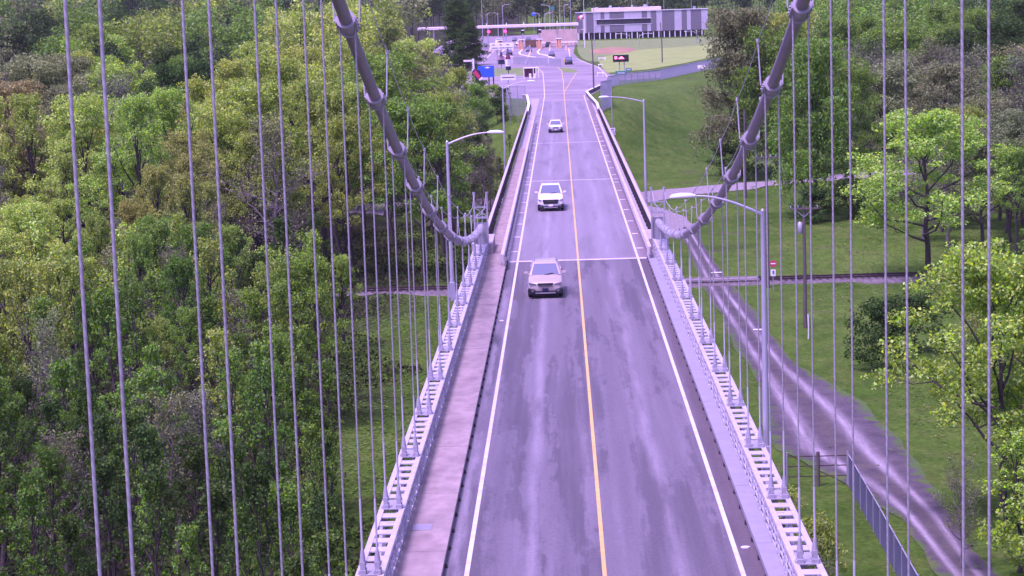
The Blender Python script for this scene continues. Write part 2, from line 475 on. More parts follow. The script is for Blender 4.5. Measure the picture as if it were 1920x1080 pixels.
# ------------------------------------------------------------------ terrain
LOW, PLAT = -13.7, -5.2
def sstep(a, b, x):
    t = np.clip((x - a) / (b - a), 0, 1)
    return t * t * (3 - 2 * t)
def ground_z(x, y):
    x = np.asarray(x, float); y = np.asarray(y, float)
    toe = 306 + np.maximum(0, x - 8) * 1.1 + np.maximum(0, -8 - x) * 1.3
    top = 352 + np.maximum(0, x - 8) * 4.4 + np.maximum(0, -8 - x) * 2.6
    toe = np.minimum(toe, 380); top = np.minimum(top, 520)
    z = LOW + (PLAT - 0.03 - LOW) * sstep(toe, top, y)
    bumps = 0.16 * np.sin(x * 0.31 + 1.3) * np.sin(y * 0.23) + 0.10 * np.sin(x * 0.9 + y * 0.37)
    keep = np.clip((340 - y) / 40, 0, 1)
    z = z + 17.0 * sstep(900, 1500, y) + 7.0 * sstep(560, 1000, y) * sstep(-60, -150, x) + 7.0 * sstep(560, 1000, y) * sstep(70, 140, x)
    return z + bumps * keep * np.where((x > 6) & (x < 25), 0.25, 1.0)
def gz(x, y):
    return float(ground_z(x, y))
def deck_z(y):
    return max(-0.014 * y, PLAT)

def grid_sheet(name, xs, ys, zf, mt):
    X, Y = np.meshgrid(xs, ys)
    Z = zf(X, Y)
    v = np.stack([X.ravel(), Y.ravel(), Z.ravel()], 1)
    nx, ny = len(xs), len(ys)
    i = np.arange(ny - 1)[:, None] * nx + np.arange(nx - 1)[None, :]
    f = np.stack([i, i + 1, i + nx + 1, i + nx], -1).reshape(-1, 4)
    me = bpy.data.meshes.new(name)
    me.from_pydata(v.tolist(), [], f.tolist())
    me.polygons.foreach_set('use_smooth', [True] * len(me.polygons))
    return put(me, name, mt)

xs = np.concatenate([np.linspace(-1500, -160, 14), np.linspace(-150, 90, 121), np.linspace(100, 1500, 14)])
ys = np.concatenate([np.linspace(-400, 0, 8), np.linspace(10, 620, 204), np.linspace(640, 3200, 20)])
tag(grid_sheet('ground', xs, ys, ground_z, M['ground']), kind='structure')

def ribbon(name, left, right, zoff, mt, sub=6, cols=9):
    """sheet between two edge polylines, draped on the ground"""
    def resample(pts):
        out = []
        for a, b in zip(pts[:-1], pts[1:]):
            for k in range(sub):
                t = k / sub
                out.append((a[0] + (b[0] - a[0]) * t, a[1] + (b[1] - a[1]) * t))
        out.append(pts[-1])
        return out
    Lp, Rp = resample(left), resample(right)
    r = random.Random(len(name))
    v, f, a = [], [], []
    for i, (p, q) in enumerate(zip(Lp, Rp)):
        w0, w1 = 0.22 * math.sin(i * 0.55) + 0.12 * math.sin(i * 1.7 + 1), 0.22 * math.sin(i * 0.43 + 2) + 0.12 * math.sin(i * 1.3)
        for k in range(cols):
            t = k / (cols - 1)
            x = p[0] + (q[0] - p[0]) * t + (w0 if k == 0 else w1 if k == cols - 1 else 0)
            y = p[1] + (q[1] - p[1]) * t
            rut = -0.06 * math.exp(-((t - 0.27) / 0.09) ** 2) - 0.06 * math.exp(-((t - 0.7) / 0.09) ** 2)
            v.append((x, y, gz(x, y) + zoff + (0 if k in (0, cols - 1) else 0.05 + rut)))
            a.append(t)
    for i in range(len(Lp) - 1):
        for k in range(cols - 1):
            b = i * cols + k
            f.append((b, b + 1, b + cols + 1, b + cols))
    me = bpy.data.meshes.new(name)
    me.from_pydata(v, [], f)
    me.polygons.foreach_set('use_smooth', [True] * len(me.polygons))
    at = me.attributes.new('across', 'FLOAT', 'POINT')
    at.data.foreach_set('value', a)
    return tag(put(me, name, mt), kind='structure')

ribbon('dirt_road', [(12.3, 246), (12.3, 213), (12.1, 191), (12.4, 171), (12.6, 153), (12.0, 139), (11.6, 127), (14.9, 118), (16.3, 110), (16.7, 100), (17, 88), (17.4, 70)],
       [(14.3, 250), (14.7, 213), (15.0, 192), (15.6, 175), (16.4, 155), (18.8, 141), (19.8, 129), (19.2, 118.7), (19.3, 111), (19.3, 100), (19.5, 88), (20.0, 70)], 0.05, M['dirt'])
ribbon('gravel_path', [(-30, 272), (8.4, 275), (16.7, 286), (29.5, 295.6), (48, 306), (80, 320)], [(-30, 288), (9.1, 291), (17.5, 297.5), (30.4, 304.5), (49, 314), (80, 328)], 0.05, M['gravel'])
ribbon('gravel_turning', [(3, 262), (8, 258), (11, 246), (12.4, 238)], [(9, 276), (12, 270), (14, 258), (14.3, 243)], 0.035, M['gravel'])

# railway across both sides, level
rt = empty('railway_track', (0, 200.5, LOW), label='dark single railway track crossing under the bridge on a stone bed', cat='railway')
mb = MB()
mb.prism([(198.1, LOW - 0.3), (202.9, LOW - 0.3), (201.9, LOW + 0.26), (199.1, LOW + 0.26)], -70, 70, 'x')
mb.build('ballast_bed', M['ballast'], rt, (0, -200.5, -LOW))
sl = MB().box((0, 0, 0), (0.24, 2.5, 0.18)).mesh('sleeper')
for i in range(170):
    put(sl, 'sleeper', M['sleeper'], rt, (-58 + i * 0.65 + rng.uniform(-0.03, 0.03), rng.uniform(-0.05, 0.05), 0.215), rng.uniform(-0.03, 0.03))
for yy in (-0.72, 0.72):
    r = MB(); r.box((0, yy, 0.37), (140, 0.08, 0.12)); r.box((0, yy, 0.45), (140, 0.11, 0.05)); r.build('rail', M['rust'], rt)
# timber crossing where the dirt road meets the track
for i, yy in enumerate((-0.45, -0.15, 0.15, 0.45, -1.05, 1.05)):
    MB().box((13.3, yy, 0.42), (8.4, 0.26, 0.1)).build('crossing_plank', M['gravel'], rt)

# ------------------------------------------------------------------ road on the bridge, approach and plaza
def strip(x0, x1, y0, y1, mt, name, parent=None, dz=0.0, step=6.0, kind=None):
    n = max(1, int(math.ceil((y1 - y0) / step)))
    v, f = [], []
    for i in range(n + 1):
        y = y0 + (y1 - y0) * i / n
        v += [(x0, y, deck_z(y) + dz), (x1, y, deck_z(y) + dz)]
    for i in range(n):
        f.append((2 * i, 2 * i + 1, 2 * i + 3, 2 * i + 2))
    me = bpy.data.meshes.new(name); me.from_pydata(v, [], f)
    o = put(me, name, mt, parent)
    if kind: tag(o, kind=kind)
    return o

JY = 128.4
road = strip(-4.5, 4.5, -12, JY, M['road'], 'road', kind='structure')
road2 = strip(-4.55, 4.55, JY, 371.4, M['approach'], 'approach_road', kind='structure')

def poly_sheet(name, pts, z, mt, parent=None, kind=None):
    me = bpy.data.meshes.new(name)
    me.from_pydata([(p[0], p[1], z) for p in pts], [], [tuple(range(len(pts)))])
    o = put(me, name, mt, parent)
    if kind: tag(o, kind=kind)
    return o

def line_path(name, pts, w, mt, parent, dz=0.006, z=None):
    v, f = [], []
    for i, p in enumerate(pts):
        a = Vector(pts[max(i - 1, 0)]); b = Vector(pts[min(i + 1, len(pts) - 1)])
        d = (b - a).normalized(); n = Vector((d.y, -d.x))
        zz = (deck_z(p[1]) if z is None else z) + dz
        v += [(p[0] - n.x * w / 2, p[1] - n.y * w / 2, zz), (p[0] + n.x * w / 2, p[1] + n.y * w / 2, zz)]
    for i in range(len(pts) - 1):
        f.append((2 * i, 2 * i + 1, 2 * i + 3, 2 * i + 2))
    me = bpy.data.meshes.new(name); me.from_pydata(v, [], f)
    return put(me, name, mt, parent)

for rd, y0, y1 in ((road, -12, JY - 0.3), (road2, JY + 0.3, 371)):
    yy = [y0 + (y1 - y0) * i / 40 for i in range(41)]
    line_path('edge_line', [(-3.65, y) for y in yy], 0.13, M['white_line'], rd)
    line_path('edge_line', [(3.65, y) for y in yy], 0.13, M['white_line'], rd)
    line_path('centre_line', [(0.02, y) for y in yy], 0.115, M['yellow_line'], rd)
def joint(y, w, parent):
    b = MB(); b.box((0, y, deck_z(y) + 0.004), (8.5, w, 0.014)); return b.build('expansion_joint', M['joint'], parent)
joint(JY, 0.5, road)
for y in (192, 250): joint(y, 0.30, road2)
# paler drain pads along both shoulders of the approach
for i in range(20):
    y = 134 + i * 9.0
    for x in (-3.95, 3.98):
        MB().box((x, y, deck_z(y) + 0.004), (0.42, 0.32, 0.016)).build('drain_pad', M['white_line'], road2)

PZ = PLAT + 0.004
plaza = poly_sheet('plaza_pavement', [(-4.55, 371.5), (4.55, 371.5), (4.6, 388), (7.2, 411), (8.6, 418), (10.5, 440), (10.5, 480), (9.4, 520), (6.4, 560), (4.6, 590), (3.6, 640), (4.5, 700), (6.5, 900), (-45, 900), (-42, 700), (-21, 560), (-21, 470), (-21, 410), (-12, 391), (-7.5, 385), (-4.6, 384)], PZ, M['plaza'], kind='structure')
service = poly_sheet('service_road', [(10.4, 444), (22, 455), (36, 500), (60, 560), (60, 575), (34, 520), (20, 484), (10.4, 478)], PZ + 0.004, M['plaza'], kind='structure')
z1 = PZ + 0.006
line_path('edge_line', [(-3.65, 371.5), (-3.6, 392), (-4.0, 440), (-4.6, 500), (-6.5, 540)], 0.15, M['white_line'], plaza, z=z1)
line_path('edge_line', [(3.65, 371.5), (3.6, 390), (5.4, 402), (6.9, 412)], 0.15, M['white_line'], plaza, z=z1)
line_path('centre_line', [(0.02, 371.5), (0, 405), (0.02, 450), (-0.2, 508), (-1.5, 540)], 0.14, M['yellow_line'], plaza, z=z1)
line_path('centre_line', [(0.1, 405), (1.6, 450), (3.2, 494)], 0.14, M['yellow_line'], plaza, z=z1)
line_path('edge_line', [(9.6, 440), (9.6, 480), (8.8, 520), (5.8, 560), (4.0, 590)], 0.2, M['white_line'], plaza, z=z1)
for x, y0, y1 in ((-9.6, 560, 690), (-3.6, 560, 690), (-15.6, 570, 690), (-21.5, 580, 690), (2.4, 600, 690)):
    line_path('lane_line', [(x, y0), (x, y1)], 0.25, M['white_line'], plaza, z=z1)
for x, y in ((-12.0, 610), (-6.4, 590), (-18.0, 620)):       # curved kerbed islands leading to the booths
    pts = [(x - 0.2, 690), (x - 0.9, 660), (x - 0.3, 640), (x + 2.2, 622), (x + 4.6, y)]
    mb = MB()
    for a, b in zip(pts[:-1], pts[1:]):
        mb.beam((a[0], a[1], PLAT + 0.07), (b[0], b[1], PLAT + 0.07), 0.5, 0.14)
    mb.build('kerb', M['white'], plaza)

# lawns beyond the plaza
poly_sheet('lawn', [(9.9, 486), (20, 500), (30, 530), (48, 600), (62, 690), (44, 677), (22, 650), (12, 600), (9.6, 560)], PLAT + 0.02, M['lawn'], kind='structure')
poly_sheet('rough_lawn', [(7, 566), (9.6, 561), (12, 601), (22, 651), (44, 678), (62, 691), (66, 775), (5.8, 775), (5, 640), (5.6, 590)], PLAT + 0.012, M['lawn_rough'], kind='structure')
mb = MB()
cx, cy = 15.5, 648
ring = [(cx + 7.2 * math.cos(t) * (1 + 0.1 * math.sin(3 * t)) + 1.5 * math.sin(t), cy + 34 * math.sin(t) * (1 + 0.12 * math.cos(2 * t))) for t in [2 * math.pi * k / 26 for k in range(26)]]
mb.v = [(cx, cy, PLAT + 0.9)] + [(cx + (p[0] - cx) * 0.55, cy + (p[1] - cy) * 0.55, PLAT + 0.6) for p in ring] + [(p[0], p[1], PLAT - 0.05) for p in ring]
mb.f = [(0, 1 + k, 1 + (k + 1) % 26) for k in range(26)] + [(1 + k, 27 + k, 27 + (k + 1) % 26, 1 + (k + 1) % 26) for k in range(26)]
mb.sm = [True] * len(mb.f)
tag(mb.build('soil_mound', M['soil']), kind='structure')

# ------------------------------------------------------------------ suspension bridge
PS = 7.2                                   # panel length
PY = [51.7 + PS * k for k in range(-7, 11)]    # panel points along the side span
CZ = [(1.3, 36.0), (8.5, 32.0), (15.7, 28.3), (22.9, 24.9), (30.1, 21.75), (37.3, 18.9), (44.5, 16.3), (51.7, 13.93), (58.9, 11.84), (66.1, 9.78), (73.3, 7.97), (80.5, 6.38), (87.7, 5.0), (94.9, 3.72), (102.1, 2.66), (109.3, 1.82), (116.5, 1.12), (123.7, 0.58), (130.5, 0.15)]
def cable_z(y):
    return float(np.interp(y, [c[0] for c in CZ], [c[1] for c in CZ]))
bridge = empty('suspension_bridge', (0, 0, 0), label='long grey suspension bridge side span with paired hanger ropes and lattice girders', cat='bridge')
SIDES = ((-1, -5.87, -6.17, -5.60), (1, 5.02, 5.29, 4.72))     # sign, cable plane, outer chord, inner chord
rope_cache = {}
clampm = None
for sg, cx, xo, xi in SIDES:
    # main cable, smooth curve
    pts = []
    yy = np.linspace(1.3, 130.5, 120)
    ctrl_y = np.array([c[0] for c in CZ]); ctrl_z = np.array([c[1] for c in CZ])
    pol = np.polyfit(ctrl_y, ctrl_z, 5)
    zz = np.polyval(pol, yy)
    pts = [(cx, float(a), float(b)) for a, b in zip(yy, zz)]
    cab = MB().tube(pts, 0.155, 16).build('main_cable', M['cable'], bridge)
    cz = lambda y: float(np.polyval(pol, y))
    # lumpy wire clamps toward the anchorage
    for k in range(26):
        y = 101.5 + k * 1.12
        a = Vector((cx, y, cz(y))); b = Vector((cx, y + 0.5, cz(y + 0.5)))
        MB().tube([a, b], 0.19 + 0.015 * (k % 3), 12).build('cable_wrap_clamp', M['steel_lt'], cab)
    for y in PY:
        z = cz(y); d = (cz(y + 0.5) - cz(y - 0.5))
        dirv = Vector((0, 1, d)).normalized()
        c = Vector((cx, y, z))
        if y < 125:
            band = MB()
            band.tube([c - dirv * 0.42, c - dirv * 0.40, c + dirv * 0.40, c + dirv * 0.42], [0.165, 0.195, 0.195, 0.165], 14)
            for e in (-0.42, 0.36):
                band.tube([c + dirv * e, c + dirv * (e + 0.07)], 0.235, 14)
            band.beam(c - dirv * 0.38 + Vector((0.2, 0, 0)), c + dirv * 0.38 + Vector((0.2, 0, 0)), 0.1, 0.16)
            band.beam(c - dirv * 0.38 - Vector((0.2, 0, 0)), c + dirv * 0.38 - Vector((0.2, 0, 0)), 0.1, 0.16)
            for e in (-0.25, 0, 0.25):
                band.tube([c + dirv * e - Vector((0.29, 0, 0)), c + dirv * e + Vector((0.29, 0, 0))], 0.03, 6)
            bo = band.build('cable_band', M['clamp'], cab)
        # two ropes straddle the cable
        zb = deck_z(y) + 1.34
        if y < 124:
            for s2 in (-1, 1):
                x = cx + s2 * 0.185
                h = (z + 0.05) - zb
                ro = MB().tube([(0, 0, 0), (0, 0, h)], 0.0215, 8).build('suspender_rope', M['rope'], bridge, (x, y, zb))
                so = MB()
                so.tube([(0, 0, -0.10), (0, 0, 0.30)], [0.095, 0.040], 8)
                for t in (-1, 1):
                    so.box((0, t * 0.085, -0.20), (0.12, 0.05, 0.40))
                so.tube([(-0.13, 0, -0.30), (0.13, 0, -0.30)], 0.06, 8)
                so.build('rope_socket', M['steel'], ro)
                MB().tube([(0, 0, 0.25), (0, 0, min(1.6, h * 0.8))], 0.027, 8).build('rope_sleeve', M['steel_lt'], ro)
        # hand-rope stanchions
        hh = 1.25
        for s2 in (-1, 1):
            b0 = Vector((cx + s2 * 0.30, y, z + 0.05)); t0 = Vector((cx + s2 * 0.36, y, z + hh))
            st = MB().tube([b0, t0], 0.022, 6)
            st.tube([t0 - Vector((0, 0, 0.03)), t0 + Vector((0, 0, 0.07))], 0.045, 6)
            st.build('handrope_post', M['steel_lt'], cab)
    for s2 in (-1, 1):
        hp = []
        for a, b in zip(PY[:-1], PY[1:]):
            for k in range(4):
                t = k / 4
                y = a + (b - a) * t
                zl = (cz(a) * (1 - t) + cz(b) * t) + 1.25 - 0.10 * 4 * t * (1 - t)
                hp.append((cx + s2 * 0.36, y, zl))
        hp.append((cx + s2 * 0.36, PY[-1], cz(PY[-1]) + 1.25))
        hp += [(cx + s2 * 0.36, 127.0, cz(127) + 1.35), (cx + s2 * 0.36, 130.6, deck_z(130) + 4.0)]
        MB().tube(hp, 0.014, 5).build('hand_rope', M['steel_lt'], cab)
    # end frame at the anchorage
    fr = MB()
    zb = deck_z(130.6)
    for s2 in (-1, 1):
        fr.box((cx + s2 * 0.40, 130.6, zb + 1.5), (0.10, 0.12, 5.0))
        fr.tube([(cx + s2 * 0.40, 130.6, zb + 3.98), (cx + s2 * 0.40, 130.6, zb + 4.12)], 0.085, 8)
    fr.box((cx, 130.6, zb + 2.55), (0.8, 0.10, 0.12)); fr.box((cx, 130.6, zb + 3.2), (0.8, 0.08, 0.08))
    fr.beam((cx - 0.4, 130.6, zb + 2.6), (cx + 0.4, 130.6, zb + 3.2), 0.05, 0.05)
    fr.beam((cx + 0.4, 130.6, zb + 2.6), (cx - 0.4, 130.6, zb + 3.2), 0.05, 0.05)
    fr.box((cx, 130.6, zb + 0.4), (0.8, 0.10, 0.14)); fr.box((cx, 130.7, zb + 1.4), (0.7, 0.05, 1.7))
    fr.build('anchor_frame', M['steel'], bridge)
    MB().box((cx, 133.4, (LOW + zb + 1.5) / 2 - 0.6), (1.3, 5.2, zb + 1.5 - LOW)).build('anchor_block', M['concrete'], bridge)

    # ---- laced stiffening girder
    y0, y1 = PY[0], 129.6
    sl_ = -0.014
    ym = (y0 + y1) / 2
    def long_bar(x, h, w, t, name, mt):
        b = MB(); b.box((x, ym, deck_z(ym) + h), (w, y1 - y0, t), slope=sl_); return b.build(name, mt, bridge)
    for x in (xo, xi):
        long_bar(x, 0.99, 0.15, 0.06, 'top_chord', M['steel_lt'])
        long_bar(x + (0.06 if x == xo else -0.06) * (1 if sg < 0 else -1) * 0, 0.86, 0.03, 0.22, 'chord_web', M['steel'])
        long_bar(x, -1.6, 0.16, 0.22, 'bottom_chord', M['steel'])
    mid, wid = (xo + xi) / 2, abs(xo - xi) - 0.10
    bat = MB().box((0, 0, 0), (wid, 0.46, 0.03), slope=0).mesh('batten_plate')
    big = MB().box((0, 0, 0), (wid, 0.78, 0.05)).mesh('hanger_plate')
    bot = MB().box((0, 0, 0), (wid, 0.30, 0.03)).mesh('lower_batten')
    saddle = MB()
    saddle.box((-0.185, 0, 0.06), (0.17, 0.34, 0.12)); saddle.box((0.185, 0, 0.06), (0.17, 0.34, 0.12)); saddle.box((0, 0.0, 0.005), (0.50, 0.42, 0.03))
    saddle = saddle.mesh('hanger_seat')
    for y in PY:
        put(big, 'hanger_plate', M['steel'], bridge, (mid, y + 0.62, deck_z(y) + 0.985))
        put(saddle, 'hanger_seat', M['steel'], bridge, (cx, y, deck_z(y) + 1.02))
        for k in range(1, 7):
            yb = y + 0.62 + k * 0.96 + rng.uniform(-0.02, 0.02)
            if yb > 129.3: continue
            put(bat, 'batten_plate', M['steel_lt'] if k != 3 else M['steel_lt'], bridge, (mid, yb, deck_z(yb) + 0.985 + (0.0)))
    # web members and inner lattice, one shared mesh per panel
    tr = MB()
    for x in (xo, xi):
        tr.beam((x, 0, 0.8), (x, 0, -1.6), 0.14, 0.14)
        tr.beam((x, 0, 0.8), (x, PS / 2, -1.6 + sl_ * PS / 2), 0.10, 0.14)
        tr.beam((x, PS / 2, -1.6 + sl_ * PS / 2), (x, PS, 0.8 + sl_ * PS), 0.10, 0.14)
    trm = tr.mesh('truss_web')
    la = MB()
    xr = xi + (0.055 if sg < 0 else -0.055)
    for h, w in ((0.30, 0.05), (0.52, 0.035), (0.74, 0.035), (0.93, 0.06)):
        la.beam((xr, 0, h), (xr, PS, h + sl_ * PS), 0.04, w)
    n = 15
    for k in range(n):
        a, b = k * PS / n, (k + 1) * PS / n
        h0, h1 = (0.3, 0.93) if k % 2 else (0.93, 0.3)
        la.beam((xr, a, h0 + sl_ * a), (xr, b, h1 + sl_ * b), 0.025, 0.055)
    for k in range(4):
        a = k * PS / 4
        la.beam((xr, a, 0.05), (xr, a, 0.96), 0.07, 0.09)
        la.beam((xr, a + 0.02, 0.92), (mid, a + 0.02, 0.92), 0.05, 0.05)
    lam = la.mesh('railing_panel')
    for y in PY:
        if y + PS > 131.5: continue
        put(trm, 'truss_web', M['steel'], bridge, (0, y, deck_z(y)))
        put(lam, 'railing_panel', M['steel_lt'], bridge, (0, y, deck_z(y)))
# floor system
fb = MB().box((-0.42, 0, -0.95), (11.9, 0.35, 1.2)).mesh('floor_beam')
for y in PY:
    put(fb, 'floor_beam', M['steel'], bridge, (0, y, deck_z(y)))
MB().box((-0.1, 58, deck_z(58) - 0.22), (9.4, 140, 0.40), slope=-0.014).build('deck_slab', M['concrete'], bridge)
for x in (-3, -1, 1, 3):
    MB().box((x, 58, deck_z(58) - 0.75), (0.2, 140, 0.65), slope=-0.014).build('stringer', M['steel'], bridge)

# sidewalks: left of pinkish slabs on small feet, right of steel plate
swl = empty('sidewalk_left', (0, 0, 0)); tag(swl, kind='structure')
swr = empty('sidewalk_right', (0, 0, 0)); tag(swr, kind='structure')
nsl = 34
for i in range(nsl):
    y0, ln = -8 + i * 7.2 + 0.0, 7.2
    if y0 > 310: break
    for (par, xa, xb, mt) in ((swl, -5.56, -4.27, M['sidewalk']), (swr, 4.20, 4.80, M['plate'])):
        if y0 < JY - 8 or par is swl or True:
            yy0, ll = y0, ln - 0.03
            ymid = yy0 + ln / 2
            xaa, xbb = xa, xb
            if y0 > JY - 2 and par is swl: xaa, xbb = -5.60, -4.45
            if y0 > JY - 2 and par is swr: xaa, xbb = 4.32, 4.86
            mt2 = mt if not (par is swr and y0 > JY - 2) else M['concrete']
            o = MB().box((0, 0, 0), (xbb - xaa, ll, 0.16), slope=-0.014).build('concrete_slab' if par is swl else 'steel_plate', mt2, par, ((xaa + xbb) / 2, ymid, deck_z(ymid) + 0.18 + rng.uniform(-0.004, 0.004)))
    if y0 > JY - 2: continue
foot = MB().box((0, 0, 0), (0.10, 0.14, 0.12)).mesh('slab_foot')
for i in range(70):
    y = -6 + i * 2.0
    if y > JY: break
    put(foot, 'slab_foot', M['dark'], swl, (-4.255, y, deck_z(y) + 0.05))
    put(foot, 'slab_foot', M['dark'], swr, (4.215, y, deck_z(y) + 0.05))
# one square patch set in the left sidewalk
MB().box((0, 0, 0), (0.55, 0.7, 0.01), slope=-0.014).build('patch', M['plate'], swl, (-5.1, 59.6, deck_z(59.6) + 0.266))
# riser under each sidewalk edge: dark strip painted for shade in the gap
MB().box((-4.40, 58, deck_z(58) + 0.05), (0.06, 140, 0.12), slope=-0.014).build('gap_shade', M['dark'], swl)
MB().box((4.36, 58, deck_z(58) + 0.05), (0.06, 140, 0.12), slope=-0.014).build('gap_shade', M['dark'], swr)

# ------------------------------------------------------------------ approach span
app = empty('approach_viaduct', (0, 0, 0), label='low concrete approach viaduct between the suspended span and the plaza', cat='viaduct')
MB().box((0, 233, deck_z(233) - 0.42), (11.4, 209, 0.8), slope=-0.014).build('deck_slab', M['concrete'], app)
for x in (-4, -1.4, 1.4, 4):
    MB().box((x, 233, deck_z(233) - 1.5), (0.45, 208, 1.4), slope=-0.014).build('girder', M['steel'], app)
for y in (131.5, 192, 250, 305):
    p = MB(); p.box((0, y, deck_z(y) - 2.6), (9.5, 1.6, 0.9))
    for x in (-3, 3):
        p.box((x, y, (LOW - 1 + deck_z(y) - 3) / 2), (1.3, 1.3, deck_z(y) - 3 - LOW + 1))
    p.build('pier', M['concrete'], app)
MB().box((0, 337.5, (deck_z(337) + LOW) / 2 - 0.7), (11.4, 1.6, deck_z(337) - LOW - 1.0)).build('abutment', M['concrete'], app)

def outer_railing(x, y0, y1, label, inner_sign):
    o = empty('bridge_railing', (x, y0, deck_z(y0)), label=label, cat='railing')
    n = int((y1 - y0) / 3.0)
    pan = MB()
    for h, w in ((0.30, 0.06), (0.62, 0.04), (0.93, 0.05)):
        pan.beam((0, 0, h), (0, 3.0, h - 0.042), 0.05, w)
    for k in range(14):
        a = k * 3.0 / 14
        pan.beam((0, a, 0.25), (0, a, 1.05), 0.05, 0.09)
    pan = pan.mesh('picket_panel')
    post = MB().box((0, 0, 0.55), (0.13, 0.16, 1.1)).mesh('post')
    for i in range(n):
        put(pan, 'picket_panel', M['dark'], o, (0, i * 3.0, -0.014 * 3.0 * i))
        put(post, 'post', M['dark'], o, (0, i * 3.0, -0.014 * 3.0 * i))
    L_ = n * 3.0
    seg = MB().box((0, 3.0, -0.042), (0.20, 5.96, 0.10), slope=-0.014).mesh('top_rail')
    for i in range(n // 2):
        put(seg, 'top_rail', M['rail_white'], o, (0, i * 6.0, 1.14 - 0.014 * 6.0 * i))
    return o
outer_railing(-5.78, 132.5, 322, 'dark picket railing with pale top rail along the viaduct, left side', 1)
outer_railing(4.98, 132.5, 322, 'dark picket railing with pale top rail along the viaduct, right side', -1)

def guard_rail(x, y0, y1, label, face):
    o = empty('guard_rail', (x, y0, deck_z(y0)), label=label, cat='guard rail')
    prof = [(0, 0.50), (0.05, 0.54), (0.05, 0.60), (0.0, 0.65), (0.0, 0.69), (0.05, 0.74), (0.05, 0.80), (0, 0.84), (-0.03, 0.80), (-0.03, 0.54)]
    prof = [(p[0] * face, p[1] + 0.05) for p in prof]
    b = MB()
    seg = MB()
    n = int((y1 - y0) / 7.6)
    P = [(p[0], 0.0, p[1]) for p in prof] + [(p[0], 7.58, p[1] - 0.106) for p in prof]
    k = len(prof)
    seg.add(P, [tuple(range(k)), tuple(reversed(range(k, 2 * k)))] + [(i, i + k, (i + 1) % k + k, (i + 1) % k) for i in range(k)])
    seg.beam((-0.04 * face, 0.0, 0.92), (-0.04 * face, 7.58, 0.92 - 0.106), 0.20, 0.07)
    seg = seg.mesh('rail_beam')
    post = MB().box((-0.09 * face, 0, 0.43), (0.12, 0.14, 0.86)).mesh('post')
    for i in range(n):
        put(seg, 'rail_beam', M['rail_white'], o, (0, i * 7.6, -0.014 * 7.6 * i))
        for j in range(3):
            put(post, 'post', M['galv_old'], o, (0, i * 7.6 + j * 2.533 + 0.3, -0.014 * (7.6 * i + j * 2.533)))
    MB().tube([(0, -0.15, 0.48), (0, -0.15, 0.95)], 0.13, 10).build('end_cap', M['rail_white'], o)
    return o
guard_rail(-4.40, 124.2, 306, 'pale ribbed guard rail between the traffic lane and left viaduct walkway', 1)
guard_rail(4.24, 126.2, 306, 'pale ribbed guard rail between the traffic lane and right viaduct edge', -1)

# flared concrete parapets and panelled fences at the end of the viaduct
def wall_run(name, pts, h, t, mt, label, cat, zf):
    o = empty(name, (pts[0][0], pts[0][1], zf(*pts[0])), label=label, cat=cat)
    for a, b in zip(pts[:-1], pts[1:]):
        za, zb = zf(*a), zf(*b)
        w = MB(); w.beam((a[0] - pts[0][0], a[1] - pts[0][1], za - o.location.z + h / 2), (b[0] - pts[0][0], b[1] - pts[0][1], zb - o.location.z + h / 2), t, h)
        w.build('wall', mt, o)
        c = MB(); c.beam((a[0] - pts[0][0], a[1] - pts[0][1], za - o.location.z + h + 0.05), (b[0] - pts[0][0], b[1] - pts[0][1], zb - o.location.z + h + 0.05), t + 0.1, 0.1)
        c.build('coping', M['white'], o)
    return o
dzf = lambda x, y: deck_z(y) - 0.1
wall_run('parapet_wall', [(5.0, 322), (5.15, 345), (4.6, 372), (4.1, 391), (6.6, 411), (7.4, 416)], 0.75, 0.3, M['parapet'], 'dark flared parapet with white coping on the right of the viaduct end', 'wall', dzf)
wall_run('parapet_wall', [(-5.78, 322), (-5.9, 350), (-6.7, 384), (-7.4, 386.5)], 0.75, 0.3, M['parapet'], 'dark parapet with white coping on the left of the viaduct end', 'wall', dzf)

